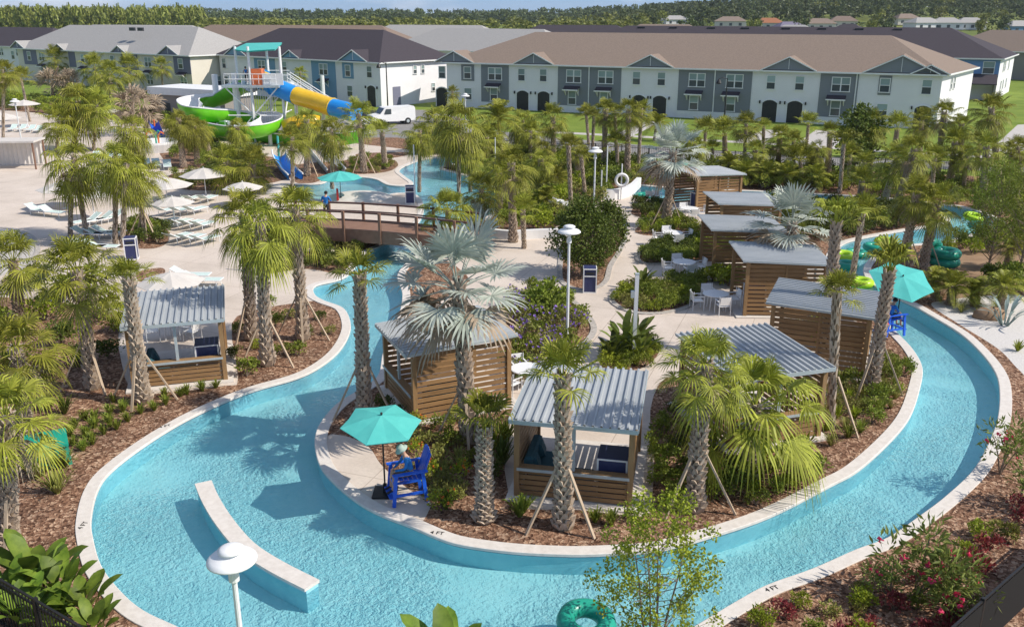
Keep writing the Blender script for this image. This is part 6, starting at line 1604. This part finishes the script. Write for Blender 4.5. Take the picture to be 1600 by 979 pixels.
# ------------------------------------------------------------------ far country
def sm(x): x = max(0, min(1, x)); return x*x*(3-2*x)
def hz(x, y): return 17*sm((y-330)/520)*sm((x/max(y,1)+.02)/.42) + 3*sm((y-900)/600)
k = MB(); nx, ny = 60, 50; vs = []
for j in range(ny):
    y = 300 + 3200*(j/(ny-1))**1.7
    for i in range(nx): x = -1900 + 4200*i/(nx-1); vs.append((x, y, hz(x,y) - .35))
k.add(vs, [(j*nx+i, j*nx+i+1, (j+1)*nx+i+1, (j+1)*nx+i) for j in range(ny-1) for i in range(nx-1)])
M['hillgrass'] = mat('hill_grass', (.085,.125,.026), (.20,.22,.06), .95, .012, 8, spec=.1)
struct(k.build('hills', M['hillgrass'], None, True))
def far_tree_mesh(name, m, seed, conic, n=260):
    r = random.Random(seed); mb = MB(); cs = [(Vector((r.uniform(-.30,.30)*(1-.5*q if conic else 1), r.uniform(-.30,.30), .22+.72*q)), r.uniform(.12,.2)) for q in [r.random() for _ in range(12)]]
    for i in range(n):
        c, cr = cs[i % 12]; d = rdir(r,.3); p = c + d*cr*r.uniform(.6,1.05); s = d.cross(rdir(r)).normalized()*.040; t_ = (d*.5+rdir(r)).normalized().cross(s).normalized()*.045
        mb.add([p-s-t_, p+s-t_*.6, p+s*.8+t_, p-s*.7+t_*.9],[(0,1,2,3)])
    crown = mb.mesh(name, [M[m]])
    return crown
tk = MB(); tk.tube([(0,0,0),(0,0,.45)],[.035,.02],6); FT = tk.mesh('trunk', M['bark'])
FAR = [far_tree_mesh('crown','leaf_far',s,True) for s in (1,2,3)] + [far_tree_mesh('crown','leaf_fardark',s,False) for s in (4,5,6)]
# woods that read as one mass: leaf clumps gathered into one sheet of trees
def wood(name, label, spots, m, seed, n=110):
    r = random.Random(seed); V = []; F_ = []
    base = []
    for q in range(5):
        cs = [(np.array([r.uniform(-.3,.3), r.uniform(-.3,.3), .16+.80*r.random()]), r.uniform(.13,.22)) for _ in range(10)]; L = []
        for i in range(n):
            c, cr = cs[i % 10]; d = np.array(rdir(r,.3)); p = c + d*cr*r.uniform(.5,1.05); s = np.array(Vector(d).cross(rdir(r)).normalized())*.052; t_ = np.array((Vector(d)*.5+rdir(r)).normalized().cross(Vector(s)).normalized())*.085
            L += [p-s-t_, p+s-t_*.6, p+s*.8+t_, p-s*.7+t_*.9]
        base.append(np.array(L))
    for (x, y, h, w) in spots:
        b = base[r.randrange(5)]; a = r.uniform(0,6.28); ca, sa = math.cos(a), math.sin(a); z = hz(x,y)
        P_ = np.stack([(b[:,0]*ca-b[:,1]*sa)*w+x, (b[:,0]*sa+b[:,1]*ca)*w+y, b[:,2]*h+z], 1); o = len(V); V.extend(map(tuple, P_)); F_.extend([(o+4*i,o+4*i+1,o+4*i+2,o+4*i+3) for i in range(n)])
    me = bpy.data.meshes.new(name); me.from_pydata(V, [], F_); me.materials.append(M[m]); me.update(); o = obj(name, me); tag(o, label, 'wood'); stuff(o)
r = random.Random(9); sp = []
for i in range(700):      # pine belt at the left
    Y = r.uniform(560,760); u = r.uniform(-120,338); x = (u-800)/F_PX*Y; sp.append((x, Y, r.uniform(11.5,16.5), r.uniform(6,9)))
wood('pine_wood','sunlit belt of olive pines along the horizon at far left', sp, 'leaf_far', 1)
sp = []
for i in range(700):
    Y = r.uniform(900,1500); u = r.uniform(300,1150); x = (u-800)/F_PX*Y; sp.append((x, Y, r.uniform(9,14.5), r.uniform(10,17)))
wood('distant_wood','dark continuous wood along the horizon at centre', sp, 'leaf_fardark', 2, 90)
sp = []
for i in range(380):
    Y = r.uniform(430,760); u = r.uniform(330,1010); x = (u-800)/F_PX*Y; sp.append((x, Y, r.uniform(5,9), r.uniform(9,14)))
wood('scrub_wood','mid green scrub in front of the dark horizon wood', sp, 'leaf_far', 3, 90)
sp = []
for i in range(900):
    Y = r.uniform(760,1700); u = r.uniform(1000,1800); x = (u-800)/F_PX*Y; sp.append((x, Y, r.uniform(9,15), r.uniform(13,20)))
for i in range(420):
    Y = r.uniform(560,800); u = r.uniform(960,1800)
    if any(abs(u-a) < 22 and Y < b+12 for a, b in [(1042,640),(1125,560),(1182,520),(1213,470),(1258,500),(1292,520),(1385,540),(1412,500),(1446,500),(1481,500),(1555,470)]): continue
    sp.append(((u-800)/F_PX*Y, Y, r.uniform(6,11), r.uniform(8,13)))
wood('hill_wood','dark wood covering the top of the hillside at right', sp, 'leaf_fardark', 4, 90)
first = True; used = []
proto = {}
for m_ in range(6):
    pass
spots = []
for i in range(250):
    Y = r.uniform(340,800); u = r.uniform(985,1680); spots.append((u, Y))
spots.sort()
n_ = 0
HH = [(1042,640),(1125,560),(1182,520),(1213,470),(1258,500),(1292,520),(1385,540),(1412,500),(1446,500),(1481,500),(1555,470)]
for u, Y in spots:
    if any(abs(u-a) < 17 and Y < b+8 for a, b in HH): continue
    x = (u-800)/F_PX*Y; n_ += 1; kind = r.randrange(6); H = r.uniform(5,10); kind = kind if r.random() < .6 else 3 + kind % 3; t = thing('hillside_tree', 'leafy tree among the houses on the far right hillside', 'tree', (x,Y,hz(x,Y)-.2), r.uniform(0,6.28), 'trees on the far right hillside')
    a = obj('trunk', FT, t); a.scale = (H,H,H); c = obj('crown', FAR[kind], t); c.scale = (H*r.uniform(1.0,1.4),H*r.uniform(1.0,1.4),H)
def hill_house(u, Y, w, roof, wall, label):
    x = (u-800)/F_PX*Y; z = hz(x,Y)-.3; t = thing('hillside_house', label, 'house', (x,Y,z), r.uniform(-.3,.3), 'houses on the far right hillside'); d = w*.7; h = 3.4
    k = MB(); k.box(-w/2,w/2,-d/2,d/2,0,h); k.build('wall', M[wall], t)
    k = MB(); e = .6; k.add([(-w/2-e,-d/2-e,h),(w/2+e,-d/2-e,h),(w/2+e,d/2+e,h),(-w/2-e,d/2+e,h),(-w/4,0,h+2.6),(w/4,0,h+2.6)],[(0,1,5,4),(1,2,5),(2,3,4,5),(3,0,4),(3,2,1,0)]); k.build('roof', M[roof], t)
    for q in (-.3,.0,.3):
        k = MB(); k.box(q*w-.8,q*w+.8,-d/2-.05,-d/2-.004,.9,2.4); k.build('window', M['glass'], t)
for (u,Y,w,roof,wall,lb) in [(1042,640,16,'roof_grey','stucco','white house highest and leftmost on the far hillside'),(1125,560,18,'roof_tan','stucco_c','wide cream house on the hillside left of the orange roof'),(1182,520,15,'roof_orange','stucco_c','house with orange tiled roof on the hillside'),(1213,470,14,'roof_violet','stucco','house with purplish roof on the hillside'),(1258,500,15,'roof_tan','stucco_c','tan roofed house right of the purplish roof'),(1292,520,14,'roof_brown','stucco_c','brown roofed house before the yellow green tree'),(1385,540,13,'roof_tan','stucco_c','small cream house with brown roof left of the white pair'),(1412,500,16,'roof_grey','stucco','grey roofed house joined to the white pair'),(1446,500,15,'roof_grey','stucco','taller white house in the middle of the hillside'),(1481,500,14,'roof_grey','stucco','white house right of the taller white one'),(1555,470,14,'roof_grey','siding_blue','pale blue house at the right of the hillside')]:
    if roof not in M: shingle(roof, (.40,.17,.09) if roof == 'roof_orange' else (.20,.18,.25))
    hill_house(u,Y,w,roof,wall,lb)
# ------------------------------------------------------------------ camera, sun, sky
cam = bpy.data.cameras.new('camera'); co = bpy.data.objects.new('camera', cam); COL.objects.link(co)
co.location = (0, 0, CAM_H); co.rotation_euler = (math.pi/2 - PITCH, 0, 0)
cam.sensor_width = 36; cam.sensor_fit = 'HORIZONTAL'; cam.lens = 36 * F_PX / 1600; cam.clip_end = 20000; cam.clip_start = .1
scene.camera = co
AZ, EL = R(-13), R(43)
sd = Vector((math.cos(AZ)*math.cos(EL), math.sin(AZ)*math.cos(EL), math.sin(EL)))
sl = bpy.data.lights.new('sun', 'SUN'); so = bpy.data.objects.new('sun', sl); COL.objects.link(so)
sl.energy = 4.7; sl.angle = R(.5); sl.color = (1, .93, .82)
so.rotation_euler = (-sd).to_track_quat('-Z', 'Y').to_euler(); so.location = (40, -10, 40)
w = bpy.data.worlds.new('World'); scene.world = w; w.use_nodes = True
nt = w.node_tree; bg = nt.nodes['Background']
sky = nt.nodes.new('ShaderNodeTexSky'); sky.sky_type = 'NISHITA'; sky.sun_disc = False
sky.sun_elevation = EL; sky.sun_rotation = math.pi/2 - AZ
sky.altitude = 0; sky.air_density = 1.0; sky.dust_density = .2; sky.ozone_density = 1.6
tc = nt.nodes.new('ShaderNodeTexCoord'); va = nt.nodes.new('ShaderNodeVectorMath'); va.operation = 'ADD'; va.inputs[1].default_value = (0,0,.20)
nt.links.new(tc.outputs['Generated'], va.inputs[0]); nt.links.new(va.outputs[0], sky.inputs['Vector'])
# fair weather cloud, thickest low on the right
no = nt.nodes.new('ShaderNodeTexNoise'); no.inputs['Scale'].default_value = 3.5; no.inputs['Detail'].default_value = 7
mp = nt.nodes.new('ShaderNodeMapping'); mp.inputs['Scale'].default_value = (1,1,4); nt.links.new(tc.outputs['Generated'], mp.inputs['Vector']); nt.links.new(mp.outputs[0], no.inputs['Vector'])
cr_ = nt.nodes.new('ShaderNodeMapRange'); cr_.inputs['From Min'].default_value = .52; cr_.inputs['From Max'].default_value = .70; nt.links.new(no.outputs['Fac'], cr_.inputs['Value'])
mx = nt.nodes.new('ShaderNodeMix'); mx.data_type = 'RGBA'; mx.inputs[7].default_value = (7.0,7.0,7.2,1); nt.links.new(cr_.outputs[0], mx.inputs['Factor']); nt.links.new(sky.outputs[0], mx.inputs[6]); nt.links.new(mx.outputs[2], bg.inputs[0])
bg.inputs[1].default_value = .15
vs = scene.view_settings; vs.view_transform = 'Standard'; vs.look = 'None'; vs.exposure = .12; vs.gamma = 1
scene.render.resolution_x = 1024; scene.render.resolution_y = 626

# the air itself: one even box of haze round everything on the ground
hv = bpy.data.materials.new('haze_air'); hv.use_nodes = True; nt = hv.node_tree; nt.nodes.remove(nt.nodes['Principled BSDF'])
pv = nt.nodes.new('ShaderNodeVolumePrincipled'); pv.inputs['Color'].default_value = (.82,.90,1,1); pv.inputs['Density'].default_value = .0001; pv.inputs['Anisotropy'].default_value = .3
nt.links.new(pv.outputs[0], nt.nodes['Material Output'].inputs['Volume'])
k = MB(); k.box(-3100,3100,-60,7100,-2,60); o = k.build('haze', hv); stuff(o)
